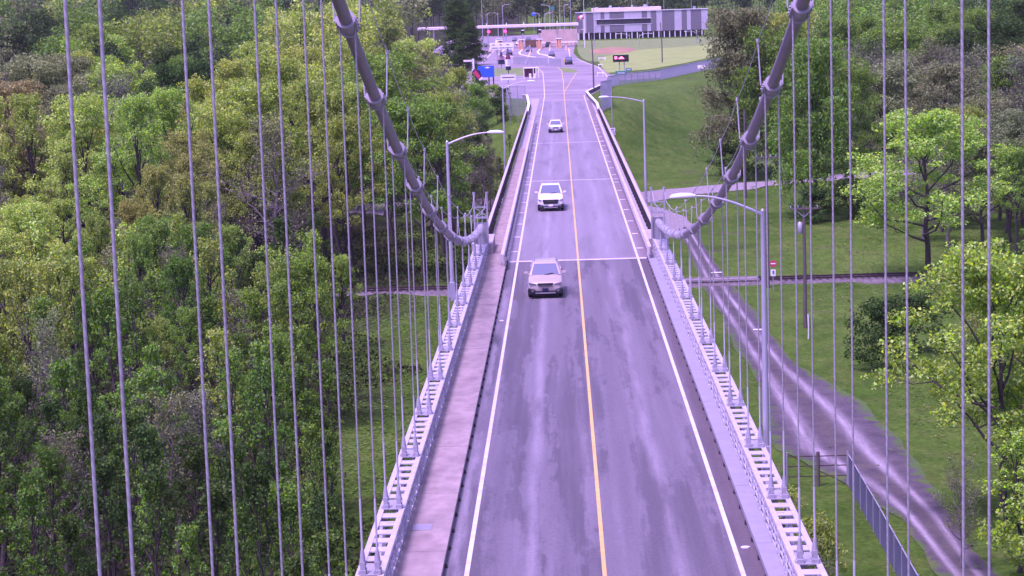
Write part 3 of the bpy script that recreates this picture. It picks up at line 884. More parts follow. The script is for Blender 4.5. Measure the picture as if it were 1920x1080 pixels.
def apron(name, pts, dz):
    me = bpy.data.meshes.new(name); me.from_pydata([(p[0], p[1], deck_z(p[1]) + dz) for p in pts], [], [tuple(range(len(pts)))])
    return tag(put(me, name, M['concrete']), kind='structure')
apron('apron_left', [(-4.5, 320), (-5.8, 320), (-5.95, 350), (-6.05, 365), (-4.5, 365)], -0.012)
apron('apron_left', [(-4.5, 365), (-6.05, 365), (-6.7, 386), (-4.5, 386)], -0.012)
apron('apron_right', [(4.5, 320), (5.1, 320), (5.25, 345), (4.7, 371.4), (4.5, 371.4)], -0.012)
def fence(pts, h, zf, mt, label, name='slat_fence', post_mt=None, step=3.0, sink=0.0):
    o = empty(name, (pts[0][0], pts[0][1], zf(*pts[0])), label=label, cat='fence')
    ox, oy, oz = o.location
    post_mt = post_mt or M['galv_old']
    pm = MB().tube([(0, 0, -0.3 - sink), (0, 0, h + 0.1)], 0.045, 7).mesh('fence_post')
    ns = int(step / 0.11)
    pan = MB()
    for k in range(ns):
        pan.box(((k + 0.5) * step / ns, 0, h / 2 + 0.03), (0.040, 0.015, h - 0.06))
    pan = pan.mesh('slat_panel')
    for a, b in zip(pts[:-1], pts[1:]):
        d = math.dist(a, b); n = max(1, round(d / step)); ang = math.atan2(b[1] - a[1], b[0] - a[0])
        for i in range(n):
            t, t2 = i / n, (i + 1) / n
            x, y = a[0] + (b[0] - a[0]) * t, a[1] + (b[1] - a[1]) * t
            x2, y2 = a[0] + (b[0] - a[0]) * t2, a[1] + (b[1] - a[1]) * t2
            z, z2 = zf(x, y), zf(x2, y2)
            put(pm, 'fence_post', post_mt, o, (x - ox, y - oy, z - oz))
            q = put(pan, 'slat_panel', mt, o, (x - ox, y - oy, z - oz), ang)
            q.scale.x = d / n / step
            MB().tube([(x - ox, y - oy, z - oz + h), (x2 - ox, y2 - oy, z2 - oz + h)], 0.035, 6).build('top_rail', M['galv'], o)
    put(pm, 'fence_post', post_mt, o, (pts[-1][0] - ox, pts[-1][1] - oy, zf(*pts[-1]) - oz))
    return o
pz = lambda x, y: max(gz(x, y), PLAT - 0.6)
fence([(7.7, 352), (7.5, 380), (8.6, 416), (11, 425), (20.2, 443), (33.4, 489), (44, 520)], 2.2, lambda x, y: PLAT, M['fence_blue'], 'blue grey slatted fence curving right along the top of the grass bank', sink=4)
fence([(5.8, 345), (7.7, 352)], 4.6, lambda x, y: -5.4, M['fence_blue'], 'tall blue grey fence panel closing the right end of viaduct', step=1.2, sink=3)
fence([(-8.8, 340), (-6.3, 340)], 4.8, lambda x, y: -5.6, M['fence_blue'], 'tall blue grey fence panel closing the left end of viaduct', step=1.25, sink=3)
fence([(-8.8, 340), (-10.5, 384)], 2.4, lambda x, y: PLAT, M['fence_blue'], 'blue grey slatted fence on the left beside the car park edge', sink=3)
fence([(-12.6, 560), (-6.5, 547), (-0.3, 534)], 2.0, lambda x, y: PLAT, M['fence_blue'], 'blue grey fence across the plaza in front of the booth lanes')

# ------------------------------------------------------------------ street lamps
def street_lamp(loc, h, reach, rise, side, label, base=True, r=0.11, arm_r=0.05, group='street lamps of the bridge', droop=False):
    o = empty('street_lamp', loc, label=label, cat='street lamp', group=group)
    MB().tube([(0, 0, 0.0), (0, 0, h * 0.5), (0, 0, h)], [r, r * 0.82, r * 0.62], 12).build('pole', M['galv'], o)
    a = [(0, 0, h - 0.12)]
    for k in range(1, 9):
        t = k / 8
        a.append((side * reach * t * 0.86, 0, h - 0.12 + (rise + 0.12) * math.sin(t * math.pi / 2)))
    MB().tube(a, [arm_r * (1 - 0.35 * k / 8) for k in range(9)], 8).build('arm', M['galv'], o)
    e = a[-1]
    hd = MB()
    ring = []
    for sx, w, zz, th in ((-0.02, 0.05, 0, 0.05), (0.14, 0.13, 0.01, 0.09), (0.45, 0.17, 0.0, 0.11), (0.72, 0.12, -0.01, 0.08), (0.80, 0.03, -0.02, 0.03)):
        ring.append([(e[0] + side * sx, -w, e[2] + zz), (e[0] + side * sx, -w * 0.6, e[2] + zz + th), (e[0] + side * sx, w * 0.6, e[2] + zz + th), (e[0] + side * sx, w, e[2] + zz), (e[0] + side * sx, w * 0.7, e[2] + zz - 0.05), (e[0] + side * sx, -w * 0.7, e[2] + zz - 0.05)])
    V = [p for r_ in ring for p in r_]
    F = [(i * 6 + k, i * 6 + (k + 1) % 6, (i + 1) * 6 + (k + 1) % 6, (i + 1) * 6 + k) for i in range(4) for k in range(6)]
    hd.add(V, F, True); hd.add(ring[0], [tuple(range(6))]); hd.add(ring[-1], [tuple(range(6))])
    hd.build('lamp_head', M['lens'], o)
    if base:
        b = MB()
        b.prism([(-0.17, 0), (0.17, 0), (0.17, 0.1), (0.13, 0.78), (-0.13, 0.78), (-0.17, 0.1)], -0.17, 0.17, 'y')
        bevel(b.build('base_box', M['galv_old'], o), 0.02)
        br = MB(); br.box((side * 0.28, 0, -0.08), (0.75, 0.4, 0.16)); br.box((side * 0.15, 0, -0.45), (0.25, 0.12, 0.7)); br.build('bracket', M['steel'], o)
    MB().tube([(0, 0, h), (0, 0, h + 0.08)], [r * 0.7, 0.02], 10).build('cap', M['galv'], o)
    return o
street_lamp((-6.42, 105, -0.50), 7.75, 2.35, 0.40, 1, 'tall grey street lamp with curved arm outside the left girder')
street_lamp((5.66, 69, -1.30), 8.55, 2.55, 0.55, -1, 'nearest tall grey street lamp, its arm reaching left over right girder')
street_lamp((-6.50, 214, -4.0), 8.8, 2.9, 0.55, 1, 'far grey street lamp left of viaduct, arm over the walkway')
street_lamp((5.98, 173.5, -3.5), 8.8, 3.3, 0.35, -1, 'grey street lamp right of viaduct above the grass bank')

# speed sign on its pole by the viaduct
def digit_boxes(mb, ch, x, z, w, h, t, y):
    segs = {'0': 'abcdef', '3': 'abgcd', '5': 'afgcd', '8': 'abcdefg'}[ch]
    S = {'a': ((x + w / 2, z + h), (w, t)), 'g': ((x + w / 2, z + h / 2), (w, t)), 'd': ((x + w / 2, z), (w, t)), 'f': ((x, z + h * .75), (t, h / 2)), 'e': ((x, z + h * .25), (t, h / 2)), 'b': ((x + w, z + h * .75), (t, h / 2)), 'c': ((x + w, z + h * .25), (t, h / 2))}
    for i, s_ in enumerate(segs):
        (px, pz_), (sx, sz) = S[s_]
        mb.box((px, y + i * 0.0006, pz_), (sx, 0.012, sz))
so = empty('speed_sign', (6.05, 284, -13.0), label='white speed limit sign on a slim pole right of viaduct', cat='road sign')
MB().tube([(0, 0, 0), (0, 0, 14.6)], [0.09, 0.05], 8).build('pole', M['galv_old'], so)
bevel(MB().box((0, -0.10, 8.3), (0.72, 0.03, 0.95)).build('plate', M['white'], so), 0.01)
t = MB(); digit_boxes(t, '3', -0.24, 7.95, 0.17, 0.36, 0.06, -0.125); digit_boxes(t, '0', 0.06, 7.95, 0.17, 0.36, 0.06, -0.125)
t.box((0, -0.125, 8.62), (0.5, 0.012, 0.07)); t.box((0, -0.125, 8.50), (0.36, 0.012, 0.05)); t.build('lettering', M['ink'], so)

# ------------------------------------------------------------------ beside the dirt road: poles, signs, fence
def utility_pole(loc, h, label, arm=True, transformer=False, armw=2.4, rot=0.0):
    o = empty('utility_pole', loc, rot, label, 'utility pole', 'utility poles beside the dirt road')
    MB().tube([(0, 0, -0.3), (0.02, 0, h * 0.5), (0, 0, h)], [0.17, 0.145, 0.11], 10).build('pole', M['wood'], o)
    if arm:
        MB().box((0, -0.16, h - 0.25), (armw, 0.11, 0.13)).build('cross_arm', M['wood'], o)
        for x in (-armw * 0.45, -armw * 0.2, armw * 0.2, armw * 0.45):
            MB().tube([(x, -0.16, h - 0.18), (x, -0.16, h - 0.05), (x, -0.16, h + 0.03)], [0.03, 0.05, 0.03], 8).build('insulator', M['galv'], o)
        b = MB(); b.beam((-armw * 0.3, -0.12, h - 0.3), (0, -0.12, h - 0.95), 0.03, 0.05); b.beam((armw * 0.3, -0.12, h - 0.3), (0, -0.12, h - 0.95), 0.03, 0.05); b.build('brace', M['galv_old'], o)
    if transformer:
        MB().tube([(-0.32, -0.05, h - 2.3), (-0.32, -0.05, h - 2.25), (-0.32, -0.05, h - 1.45), (-0.32, -0.05, h - 1.35)], [0.16, 0.2, 0.2, 0.1], 12).build('transformer', M['galv'], o)
    return o
utility_pole((18.75, 173.1, LOW), 10.1, 'wooden utility pole with cross arm and transformer standing in the lawn', True, True)
utility_pole((18.0, 196.6, LOW), 12.4, 'tall wooden utility pole with cross arm by the no entry sign', True, False, 2.0)
utility_pole((23.2, 279.5, LOW), 11.7, 'dark utility pole without cross arm beside the gravel path', False)
def wire(a, b, sag, r=0.012):
    pts = []
    for k in range(13):
        t = k / 12
        p = Vector(a).lerp(Vector(b), t); p.z -= sag * 4 * t * (1 - t); pts.append(p)
    return MB().tube(pts, r, 4)
for i, dx in enumerate((-0.95, 0.95)):
    w = wire((18.75 + dx, 173, LOW + 9.95), (18.0 + dx * 0.9, 196.5, LOW + 12.2), 0.5)
    tag(w.build('power_line', M['dark']), 'thin power line between the two near utility poles, %s wire' % ('left' if i == 0 else 'right'), 'power line')
    w = wire((18.0 + dx * 0.9, 196.5, LOW + 12.2), (23.2, 279.4, LOW + 11.3 + 0.2 * i), 1.2)
    tag(w.build('power_line', M['dark']), 'long power line running to the far pole at the path, %s wire' % ('left' if i == 0 else 'right'), 'power line')
ne = empty('no_entry_sign', (18.3, 194.6, LOW), label='round red no entry sign above a white plate beside the track', cat='road sign')
MB().tube([(0, 0, -0.2), (0, 0, 2.9)], 0.05, 8).build('post', M['galv_old'], ne)
MB().tube([(0, -0.06, 2.55), (0, -0.09, 2.55)], 0.33, 20).build('disc', M['red'], ne)
MB().box((0, -0.10, 2.55), (0.44, 0.015, 0.11)).build('bar', M['white'], ne)
MB().box((0, -0.075, 1.7), (0.46, 0.02, 0.62)).build('plate', M['white'], ne)
t = MB(); t.box((0.02, -0.09, 1.78), (0.16, 0.01, 0.2)); t.box((0.04, -0.0905, 1.6), (0.22, 0.01, 0.06)); t.build('symbol', M['ink'], ne)
tag(MB().tube([(0, 0, -0.2), (0.03, 0, 1.0), (0, 0, 2.0)], 0.05, 7).build('marker_post', M['white'], None, (18.35, 167.5, LOW)), 'thin white marker post in the grass by the utility pole', 'post')
# small white marks on the crossing lane
for i, (x, y, rz) in enumerate(((14.0, 207, 0.1), (14.9, 172, -0.1))):
    tag(bevel(MB().box((0, 0, 0), (1.0, 0.35, 0.07)).build('concrete_strip', M['white'], None, (x, y, gz(x, y) + 0.14), ), 0.02), ('short pale concrete strip lying on dirt road beyond the railway', 'short pale concrete strip lying on dirt road before the railway')[i], 'concrete strip')
    COL.objects[-1].rotation_euler.z = rz
fence([(14.8, 117.5), (14.7, 105), (14.55, 95), (14.4, 78)], 1.85, lambda x, y: LOW, M['fence_dark'], 'dark blue grey slatted fence running beside the muddy lane', 'slat_fence', step=2.6)
ga = empty('field_gate', (11.4, 118, LOW), label='rusty pipe gate closing off the lane under the bridge', cat='gate')
for x in (0.0, 1.75, 3.4):
    MB().tube([(x, 0, -0.3), (x, 0, 1.95)], 0.10 if x == 1.75 else 0.06, 8).build('gate_post', M['wood'] if x == 1.75 else M['galv_old'], ga)
for z in (0.55, 1.15, 1.7):
    MB().tube([(0, 0, z), (3.4, 0, z)], 0.03, 6).build('gate_rail', M['rust'], ga)

# ------------------------------------------------------------------ vehicles (front toward -Y)
def loft(rings, cap=True):
    n = len(rings[0]); mb = MB()
    V = [p for r_ in rings for p in r_]
    F = [(i * n + k, i * n + (k + 1) % n, (i + 1) * n + (k + 1) % n, (i + 1) * n + k) for i in range(len(rings) - 1) for k in range(n)]
    mb.add(V, F, True)
    if cap:
        b = 0
        mb.f.append(tuple(range(n))); mb.sm.append(False)
        mb.f.append(tuple(range((len(rings) - 1) * n, len(rings) * n))); mb.sm.append(False)
    return mb

def car(loc, rz, label, body, kind='suv', L=4.6, W=1.85, H=1.7, detail=True, front=True, scale=1.0, group='cars on the bridge', pickup=False):
    o = empty('car', loc, rz, label, 'car', group)
    w = W / 2
    belt = H * 0.655
    hood = H * 0.53
    # lower body: stations front -> rear  (y, half width, z low, z top)
    st = [(-L / 2, w * 0.80, 0.40, hood * 0.80), (-L / 2 + 0.08, w * 0.93, 0.30, hood * 0.93), (-L / 2 + 0.35, w * 0.985, 0.25, hood * 1.0),
          (-L * 0.30, w, 0.24, hood * 1.10), (-L * 0.225, w, 0.24, belt), (0, w, 0.24, belt * 1.01), (L * 0.28, w, 0.24, belt * 1.03),
          (L / 2 - 0.18, w * 0.97, 0.28, belt * 1.0), (L / 2, w * 0.86, 0.40, belt * 0.94)]
    rings = []
    for y, hw, zl, zt in st:
        rings.append([(-hw * 0.90, y, zl), (-hw, y, zl + 0.16), (-hw, y, zt * 0.72), (-hw * 0.965, y, zt - 0.07), (-hw * 0.86, y, zt), (-hw * 0.4, y, zt + 0.025), (hw * 0.4, y, zt + 0.025),
                      (hw * 0.86, y, zt), (hw * 0.965, y, zt - 0.07), (hw, y, zt * 0.72), (hw, y, zl + 0.16), (hw * 0.90, y, zl)])
    b = loft(rings).build('body', body, o)
    if detail:
        s = b.modifiers.new('sub', 'SUBSURF'); s.levels = 1; s.render_levels = 2
    # cabin
    yb0, yb1 = -L * 0.235, (L * 0.47 if not pickup else L * 0.16)
    yt0, yt1 = -L * 0.06, (L * 0.39 if not pickup else L * 0.12)
    zb, zt = belt - 0.03, H
    wb, wt = w * 0.93, w * 0.70
    base = [(-wb, yb0, zb), (wb, yb0, zb), (wb, yb1, zb), (-wb, yb1, zb)]
    top = [(-wt, yt0, zt - 0.05), (wt, yt0, zt - 0.05), (wt, yt1, zt - 0.05), (-wt, yt1, zt - 0.05)]
    cabm = MB()
    top2 = [(-wt * 0.93, yt0 + 0.12, zt), (wt * 0.93, yt0 + 0.12, zt), (wt * 0.93, yt1 - 0.1, zt), (-wt * 0.93, yt1 - 0.1, zt)]
    cabm.add(base + top + top2, [(0, 1, 5, 4), (1, 2, 6, 5), (2, 3, 7, 6), (3, 0, 4, 7), (4, 5, 9, 8), (5, 6, 10, 9), (6, 7, 11, 10), (7, 4, 8, 11), (8, 9, 10, 11), (3, 2, 1, 0)])
    c = cabm.build('cabin', body, o)
    bevel(c, 0.11, 4)
    for p in c.data.polygons: p.use_smooth = True
    def pane(name, q, u0, u1, v0, v1, mt, off=0.012, parent=o):
        q = [Vector(p) for p in q]      # bl br tr tl
        def at(u, v): return (q[0].lerp(q[1], u)).lerp(q[3].lerp(q[2], u), v)
        nrm = (q[1] - q[0]).cross(q[3] - q[0]).normalized()
        P = [at(u0, v0), at(u1, v0), at(u1, v1), at(u0, v1)]
        A = [p + nrm * off for p in P]; B = [p - nrm * 0.02 for p in P]
        m_ = MB(); m_.add(A + B, [(0, 1, 2, 3), (7, 6, 5, 4), (0, 4, 5, 1), (1, 5, 6, 2), (2, 6, 7, 3), (3, 7, 4, 0)])
        return m_.build(name, mt, parent)
    fr_ = [base[0], base[1], top[1], top[0]]
    pane('windscreen', fr_, 0.07, 0.93, 0.05, 0.93, M['glass'])
    pane('rear_window', [base[2], base[3], top[3], top[2]], 0.10, 0.90, 0.25, 0.92, M['glass'])
    for q in ([base[1], base[2], top[2], top[1]], [base[3], base[0], top[0], top[3]]):
        fl = q[0] == base[3]
        pane('side_window', q, *( (0.10, 0.46) if not fl else (0.54, 0.90)), 0.15, 0.88, M['glass'])
        pane('side_window', q, *( (0.50, 0.86) if not fl else (0.14, 0.50)), 0.15, 0.88, M['glass'])
    # wheels
    for sx in (-1, 1):
        for yw in (-L * 0.315, L * 0.30):
            wh = MB().tube([(sx * (w - 0.24), yw, 0.34), (sx * (w - 0.22), yw, 0.34), (sx * (w - 0.03), yw, 0.34), (sx * (w - 0.01), yw, 0.34)], [0.28, 0.34, 0.34, 0.28], 20).build('wheel', M['tyre'], o)
            MB().tube([(sx * (w - 0.02), yw, 0.34), (sx * (w + 0.005), yw, 0.34)], 0.20, 14).build('rim', M['rim'], wh)
    # lower cladding and front face
    yf = -L / 2
    cl = MB(); cl.prism([(-w * 0.97, 0.20), (w * 0.97, 0.20), (w * 0.985, 0.56), (w * 0.62, 0.50), (w * 0.55, 0.40), (-w * 0.55, 0.40), (-w * 0.62, 0.50), (-w * 0.985, 0.56)], yf - 0.02, yf + 0.32, 'y')
    bevel(cl.build('bumper', M['black'], o), 0.05, 2)
    if detail:
        gz_ = hood * 0.86
        gw, gh = (0.42, 0.15) if kind != 'truck' else (0.62, 0.33)
        gr = MB(); gr.prism([(-gw, gz_ + 0.03), (gw, gz_ + 0.03), (gw * 0.85, gz_ + 0.03 - gh), (-gw * 0.85, gz_ + 0.03 - gh)], yf - 0.06, yf + 0.15, 'y')
        g = gr.build('grille', M['black'], o)
        for k in range(3):
            MB().box((0, yf - 0.066, gz_ - 0.02 - 0.06 * k), (0.72 - 0.08 * k, 0.012, 0.012)).build('grille_bar', M['chrome'] if k == 1 else M['dark'], g)
        for sx in (-1, 1):
            hl = MB(); hl.prism([(sx * (gw + 0.05), gz_ + 0.0), (sx * w * 0.93, gz_ + 0.07), (sx * w * 0.90, gz_ - 0.05), (sx * (gw + 0.06), gz_ - 0.07)], yf - 0.01, yf + 0.30, 'y')
            bevel(hl.build('headlight', M['headlamp'], o), 0.02)
            MB().tube([(sx * w * 0.72, yf - 0.04, 0.42), (sx * w * 0.72, yf + 0.05, 0.42)], 0.075, 12).build('fog_light', M['headlamp'], o)
            mi = MB(); mi.box((sx * (w + 0.09), -L * 0.185, belt + 0.08), (0.22, 0.10, 0.15)); mi.box((sx * (w - 0.03), -L * 0.185, belt + 0.02), (0.12, 0.05, 0.05))
            bevel(mi.build('mirror', body, o), 0.03, 2)
            MB().tube([(sx * wt * 0.90, yt0 + 0.25, zt + 0.0), (sx * wt * 0.90, yt0 + 0.4, zt + 0.06), (sx * wt * 0.90, yt1 - 0.3, zt + 0.06), (sx * wt * 0.90, yt1 - 0.15, zt)], 0.022, 6).build('roof_rail', M['chrome'] if kind == 'suv' else body, o)
            MB().beam((sx * 0.05, yb0 - 0.015, zb + 0.03), (sx * 0.05 + 0.42, yb0 + 0.07, zb + 0.10), 0.015, 0.02).build('wiper', M['black'], o)
        MB().box((0, yf - 0.05, 0.46), (0.32, 0.02, 0.16)).build('number_plate', M['white'] if kind != 'suv' else M['navy'], o)
        MB().box((0, yf - 0.035, 0.29), (1.05, 0.03, 0.055)).build('skid_strip', M['chrome'], o)
        MB().tube([(0, yf - 0.04, gz_ - 0.06), (0, yf - 0.055, gz_ - 0.06)], 0.055, 10).build('badge', M['chrome'], o)
    for sx in (-1, 1):
        MB().box((sx * w * 0.86, L / 2 - 0.08, belt * 0.86), (0.2, 0.14, 0.22)).build('tail_light', M['red'], o)
    if pickup:
        MB().box((0, L * 0.32, belt + 0.0), (W * 0.86, L * 0.30, 0.06)).build('bed_cover', M['black'], o)
    o.scale = (scale,) * 3
    return o
slope_x = math.atan(0.014)
c1 = car((-1.85, 113.2, deck_z(113.2) + 0.012), 0.0, 'silver beige crossover with black bumper, nearest car on the bridge', M['silver'], 'suv', 4.6, 1.86, 1.70)
c2 = car((-1.73, 164.2, deck_z(164.2) + 0.012), 0.0, 'white pickup with wide dark grille, second car on the bridge', M['car_white'], 'truck', 5.6, 2.02, 1.90, pickup=True)
c3 = car((-1.46, 274, deck_z(274) + 0.012), 0.0, 'small white car coming down the viaduct, farthest of three', M['car_white'], 'small', 4.4, 1.82, 1.50)
for c in (c1, c2, c3): c.rotation_euler.x = -slope_x
PC = 'cars in the plaza lanes'
for x, y, rz, bm_, lab, kw in ((1.7, 548, 0, M['car_dark'], 'dark pickup leaving the plaza beside the slatted fence', dict(H=1.85, W=1.95, L=5.3)),
                               (-2.8, 615, 0, M['car_grey'], 'grey car heading toward the bridge past the booths', dict(H=1.5)),
                               (-10.0, 666, 0, M['car_grey'], 'dark grey car in the lane just past its toll booth', dict(H=1.5)),
                               (-4.2, 712, 0, M['car_dark'], 'dark car under the canopy in the right booth lane', dict(H=1.6)),
                               (-11.6, 780, 0, M['car_dark'], 'black van waiting behind the canopy in the middle lane', dict(H=1.9)),
                               (0.4, 800, 0, M['car_white'], 'pale car waiting behind the canopy beside the building', dict(H=1.6))):
    car((x, y, PZ + 0.01), rz, lab, bm_, detail=False, group=PC, **kw)
for x, y, bm_, lab, kw in ((-22.0, 760, M['car_white'], 'white van beyond the canopy in the left lane', dict(H=2.3, L=5.6, W=2.0)), (-17.0, 800, M['car_grey'], 'grey car far behind the canopy, left of centre', dict(H=1.5)), (-26.0, 640, M['car_white'], 'white car parked at the left edge of plaza', dict(H=1.5)), (-2.2, 742, M['car_white'], 'white car just behind the rightmost toll booth', dict(H=1.5))):
    car((x, y, PZ + 0.01), 0.0, lab, bm_, detail=False, group=PC, **kw)
poly_sheet('plaza_verge', [(-17, 488), (-7.2, 486), (-5.6, 520), (-8, 532), (-17, 536)], PZ + 0.008, M['lawn_rough'], kind='structure')
poly_sheet('plaza_verge', [(0.2, 498), (2.9, 494), (3.6, 506), (1.4, 526), (-0.6, 527)], PZ + 0.008, M['lawn_rough'], kind='structure')
for x, y, bm_, lab, kw in ((-7.9, 760, M['car_dark'], 'black car queueing behind the canopy, middle', dict(H=1.5)), (-5.0, 830, M['car_white'], 'white truck at the very back of the plaza', dict(H=2.9, L=7.5, W=2.4)), (-14.6, 745, M['car_white'], 'pale car behind the second toll booth', dict(H=1.5)), (-15.5, 640, M['car_dark'], 'dark car left of the kerbed islands', dict(H=1.5)), (-25.0, 730, M['car_grey'], 'grey car by the conifer under the canopy', dict(H=1.6))):
    car((x, y, PZ + 0.01), 0.0, lab, bm_, detail=False, group=PC, **kw)
for i, (x, y) in enumerate(((-16.8, 725), (-9.6, 722), (-3.4, 726), (-21.5, 735), (1.8, 706))):
    o = empty('barrier_gate', (x, y, PZ), label='red and white barrier arm in the toll lanes, %s from the left' % ('second', 'third', 'fourth', 'leftmost', 'rightmost')[i], cat='barrier', group='lane barrier arms')
    MB().box((0, 0, 0.6), (0.4, 0.4, 1.2)).build('housing', M['orange'], o)
    for k in range(5): MB().box((0.45 + 0.6 * k, 0, 1.05), (0.6, 0.08, 0.16)).build('arm_segment', M['red'] if k % 2 == 0 else M['white'], o)
for i, (x, y) in enumerate(((-15.5, 690), (-10.0, 688), (-3.5, 690), (1.6, 672), (-15.8, 668), (2.6, 640), (-22.5, 680), (-9.2, 640))):
    o = empty('lane_marker', (x, y, PZ), label='orange and white lane marker post in the plaza, %s from the left' % ('third', 'fourth', 'sixth', 'seventh', 'second', 'rightmost', 'leftmost', 'fifth')[i], cat='marker', group='orange lane markers')
    MB().tube([(0, 0, 0), (0, 0, 0.06), (0, 0, 0.07), (0, 0, 1.5)], [0.4, 0.4, 0.22, 0.16], 10).build('cone', M['orange'], o)
    MB().tube([(0, 0, 0.8), (0, 0, 1.1)], [0.205, 0.19], 10).build('stripe', M['white'], o)

# ------------------------------------------------------------------ plaza
can = empty('toll_canopy', (-18, 708, PLAT), label='long white flat canopy over the toll lanes', cat='canopy')
MB().box((-2.5, 3, 7.25), (53, 8.0, 0.72)).build('roof_slab', M['cream'], can)
MB().box((-2.5, 3, 7.66), (52.6, 7.6, 0.10)).build('roof_membrane', M['roof'], can)
for x in (-24, -18, -12, -6, 0, 5.5, 11, 17):
    MB().box((x, 3.5, 3.4), (0.45, 0.45, 7.0)).build('column', M['white'], can)
for x in (-12.3, -6.3, 0.3, 6.0, 11.2, 17.0):
    MB().tube([(x, -0.3, 7.6), (x, -0.3, 8.5)], 0.14, 8).build('roof_vent', M['white'], can)
MB().box((17.2, 20, 2.7), (13.0, 0.4, 5.4)).build('back_wall', M['brick'], can)
MB().box((17.2, 19.75, 1.0), (13.0, 0.1, 0.5)).build('wall_band', M['white'], can)
booth_n = ('leftmost', 'second', 'third', 'rightmost')
for i, (x, lit) in enumerate(((-19.9, True), (-12.8, False), (-6.9, False), (-0.6, False))):
    b = empty('toll_booth', (x, 700, PLAT), label='%s toll booth from the left on its orange marked island' % booth_n[i], cat='toll booth', group='toll booths')
    bevel(MB().box((0, 0, 0.1), (1.9, 30, 0.2)).build('island', M['concrete'], b), 0.05)
    MB().box((0, 2, 1.5), (1.5, 2.6, 2.6)).build('cabin', M['grey_panel'], b)
    MB().box((0, 0.68, 1.9), (1.3, 0.04, 1.0)).build('window', M['window'], b)
    MB().box((0, 2, 2.88), (2.0, 3.2, 0.16)).build('cabin_roof', M['white'], b)
    for sx in (-0.72, 0.72):
        for yy in (-14, -10, -6):
            MB().tube([(sx, yy, 0.2), (sx, yy, 2.4), (sx, yy, 2.5)], [0.16, 0.16, 0.05], 8).build('bollard', M['orange'], b)
    bar = MB(); bar.prism([(-0.55, 0.2), (0.55, 0.2), (0.3, 2.9), (-0.3, 2.9)], -13.2, -12.6, 'y'); bar.build('impact_nose', M['orange'], b)
for i, (x, lit) in enumerate(((-23.5, True), (-18.05, True), (-12.4, False), (-6.8, False))):
    s = empty('lane_signal', (x, 703.4, 0.6), label=('red lit lane signal hanging at the far left of canopy', 'red lit lane signal over the second booth lane', 'dark lane signal with pale visor over the third lane', 'dark lane signal with pale visor over the fourth lane')[i], cat='traffic light', group='lane signals')
    MB().box((0, 0.2, 0), (1.1, 0.35, 1.3 if lit else 1.9)).build('housing', M['black'], s)
    MB().box((0, 0.2, 1.1), (0.12, 0.12, 1.0)).build('hanger', M['galv'], s)
    if lit:
        for a in (-1, 1):
            MB().beam((-0.42, 0.0 - 0.01 * a, -0.42 * a), (0.42, 0.0 - 0.01 * a, 0.42 * a), 0.03, 0.26, up=(0, 1, 0)).build('cross', M['signal_red'], s)
        MB().tube([(0, 0.02, 0), (0, -0.005, 0)], 0.48, 16).build('lamp', M['signal_red'], s)
    else:
        MB().box((0.1, -0.1, 0.15), (0.9, 0.4, 0.28)).build('visor', M['white'], s)
tag(bevel(MB().box((0, 0, 1.2), (4.8, 2.2, 2.4)).build('machine_cabinet', M['orange'], None, (-9.4, 716, PLAT + 0.02)), 0.05), 'ochre cabinet standing between toll lanes under the canopy', 'cabinet')

# customs building with upright grey and white cladding
bd = empty('customs_building', (5.8, 791.5, PLAT), label='long low modern building clad in grey and white upright panels', cat='building')
BW, BH = 48.6, 9.9
MB().box((BW / 2, 9.2, 6.2), (BW - 0.6, 17.6, 7.3)).build('core', M['grey_panel'], bd)
MB().box((BW / 2, 9.0, 1.4), (BW - 3.0, 15.0, 2.8)).build('ground_floor', M['dark'], bd)
edges = [(0, 2.6, 'g'), (2.6, 3.9, 'w'), (3.9, 6.8, 'g'), (6.8, 7.7, 'w'), (7.7, 9.2, 'w'), (9.2, 10.6, 'g'), (10.6, 12.5, 'w'), (12.5, 17.8, 'g'), (17.8, 24.3, 'w'), (24.3, 26.3, 'g'), (26.3, 27.6, 'w'), (27.6, 29.7, 'g'),
         (29.7, 31.8, 'w'), (31.8, 36.3, 'g'), (36.3, 39.0, 'w'), (39.0, 40.9, 'g'), (40.9, 42.3, 'w'), (42.3, 46.2, 'g'), (46.2, BW, 'w')]
def clad(a, b, z0, z1, k):
    mb = MB()
    n = max(2, int((b - a) / 0.42))
    for i in range(n):
        x0 = a + (b - a) * i / n; x1 = a + (b - a) * (i + 1) / n
        mb.box(((x0 + x1) / 2, 0.05 if i % 2 else 0.0, (z0 + z1) / 2), (x1 - x0, 0.25, z1 - z0))
    return mb.build('wall_panel', M['grey_panel' if k == 'g' else 'white_panel'], bd)
for a, b, k in edges:
    a += 0.02; b -= 0.02
    if a > 7.0 and b < 28:
        clad(a, b, 2.4, 5.2, k); clad(a, b, 7.2, BH, k)
    else:
        clad(a, b, 2.4, BH, k)
MB().box((17.5, 0.14, 6.2), (21.0, 0.12, 1.96)).build('window_band', M['window'], bd)
for i in range(8):
    MB().box((7.9 + i * 2.75, 0.03, 6.2), (0.10, 0.2, 1.96)).build('mullion', M['dark'], bd)
MB().box((17.5, -0.1, 7.22), (21.2, 0.3, 0.12)).build('window_frame', M['white'], bd); MB().box((17.5, -0.1, 5.18), (21.2, 0.3, 0.12)).build('window_frame', M['white'], bd)
MB().box((18.8, 7, 10.6), (25.5, 13, 1.3)).build('raised_roof', M['cream'], bd)
MB().box((BW / 2, -0.12, BH + 0.1), (BW + 0.3, 0.5, 0.22)).build('parapet_cap', M['white'], bd)
for i, x in enumerate((8.5, 13, 17.5, 21, 23.2, 25.8, 27.2, 44)):
    MB().box((x, 5, 11.6 if x < 31 else 10.4), (0.7 + 0.3 * (i % 3), 1.0, 0.6 + 0.5 * (i % 2))).build('roof_unit', M['galv'] if i % 2 else M['dark'], bd)
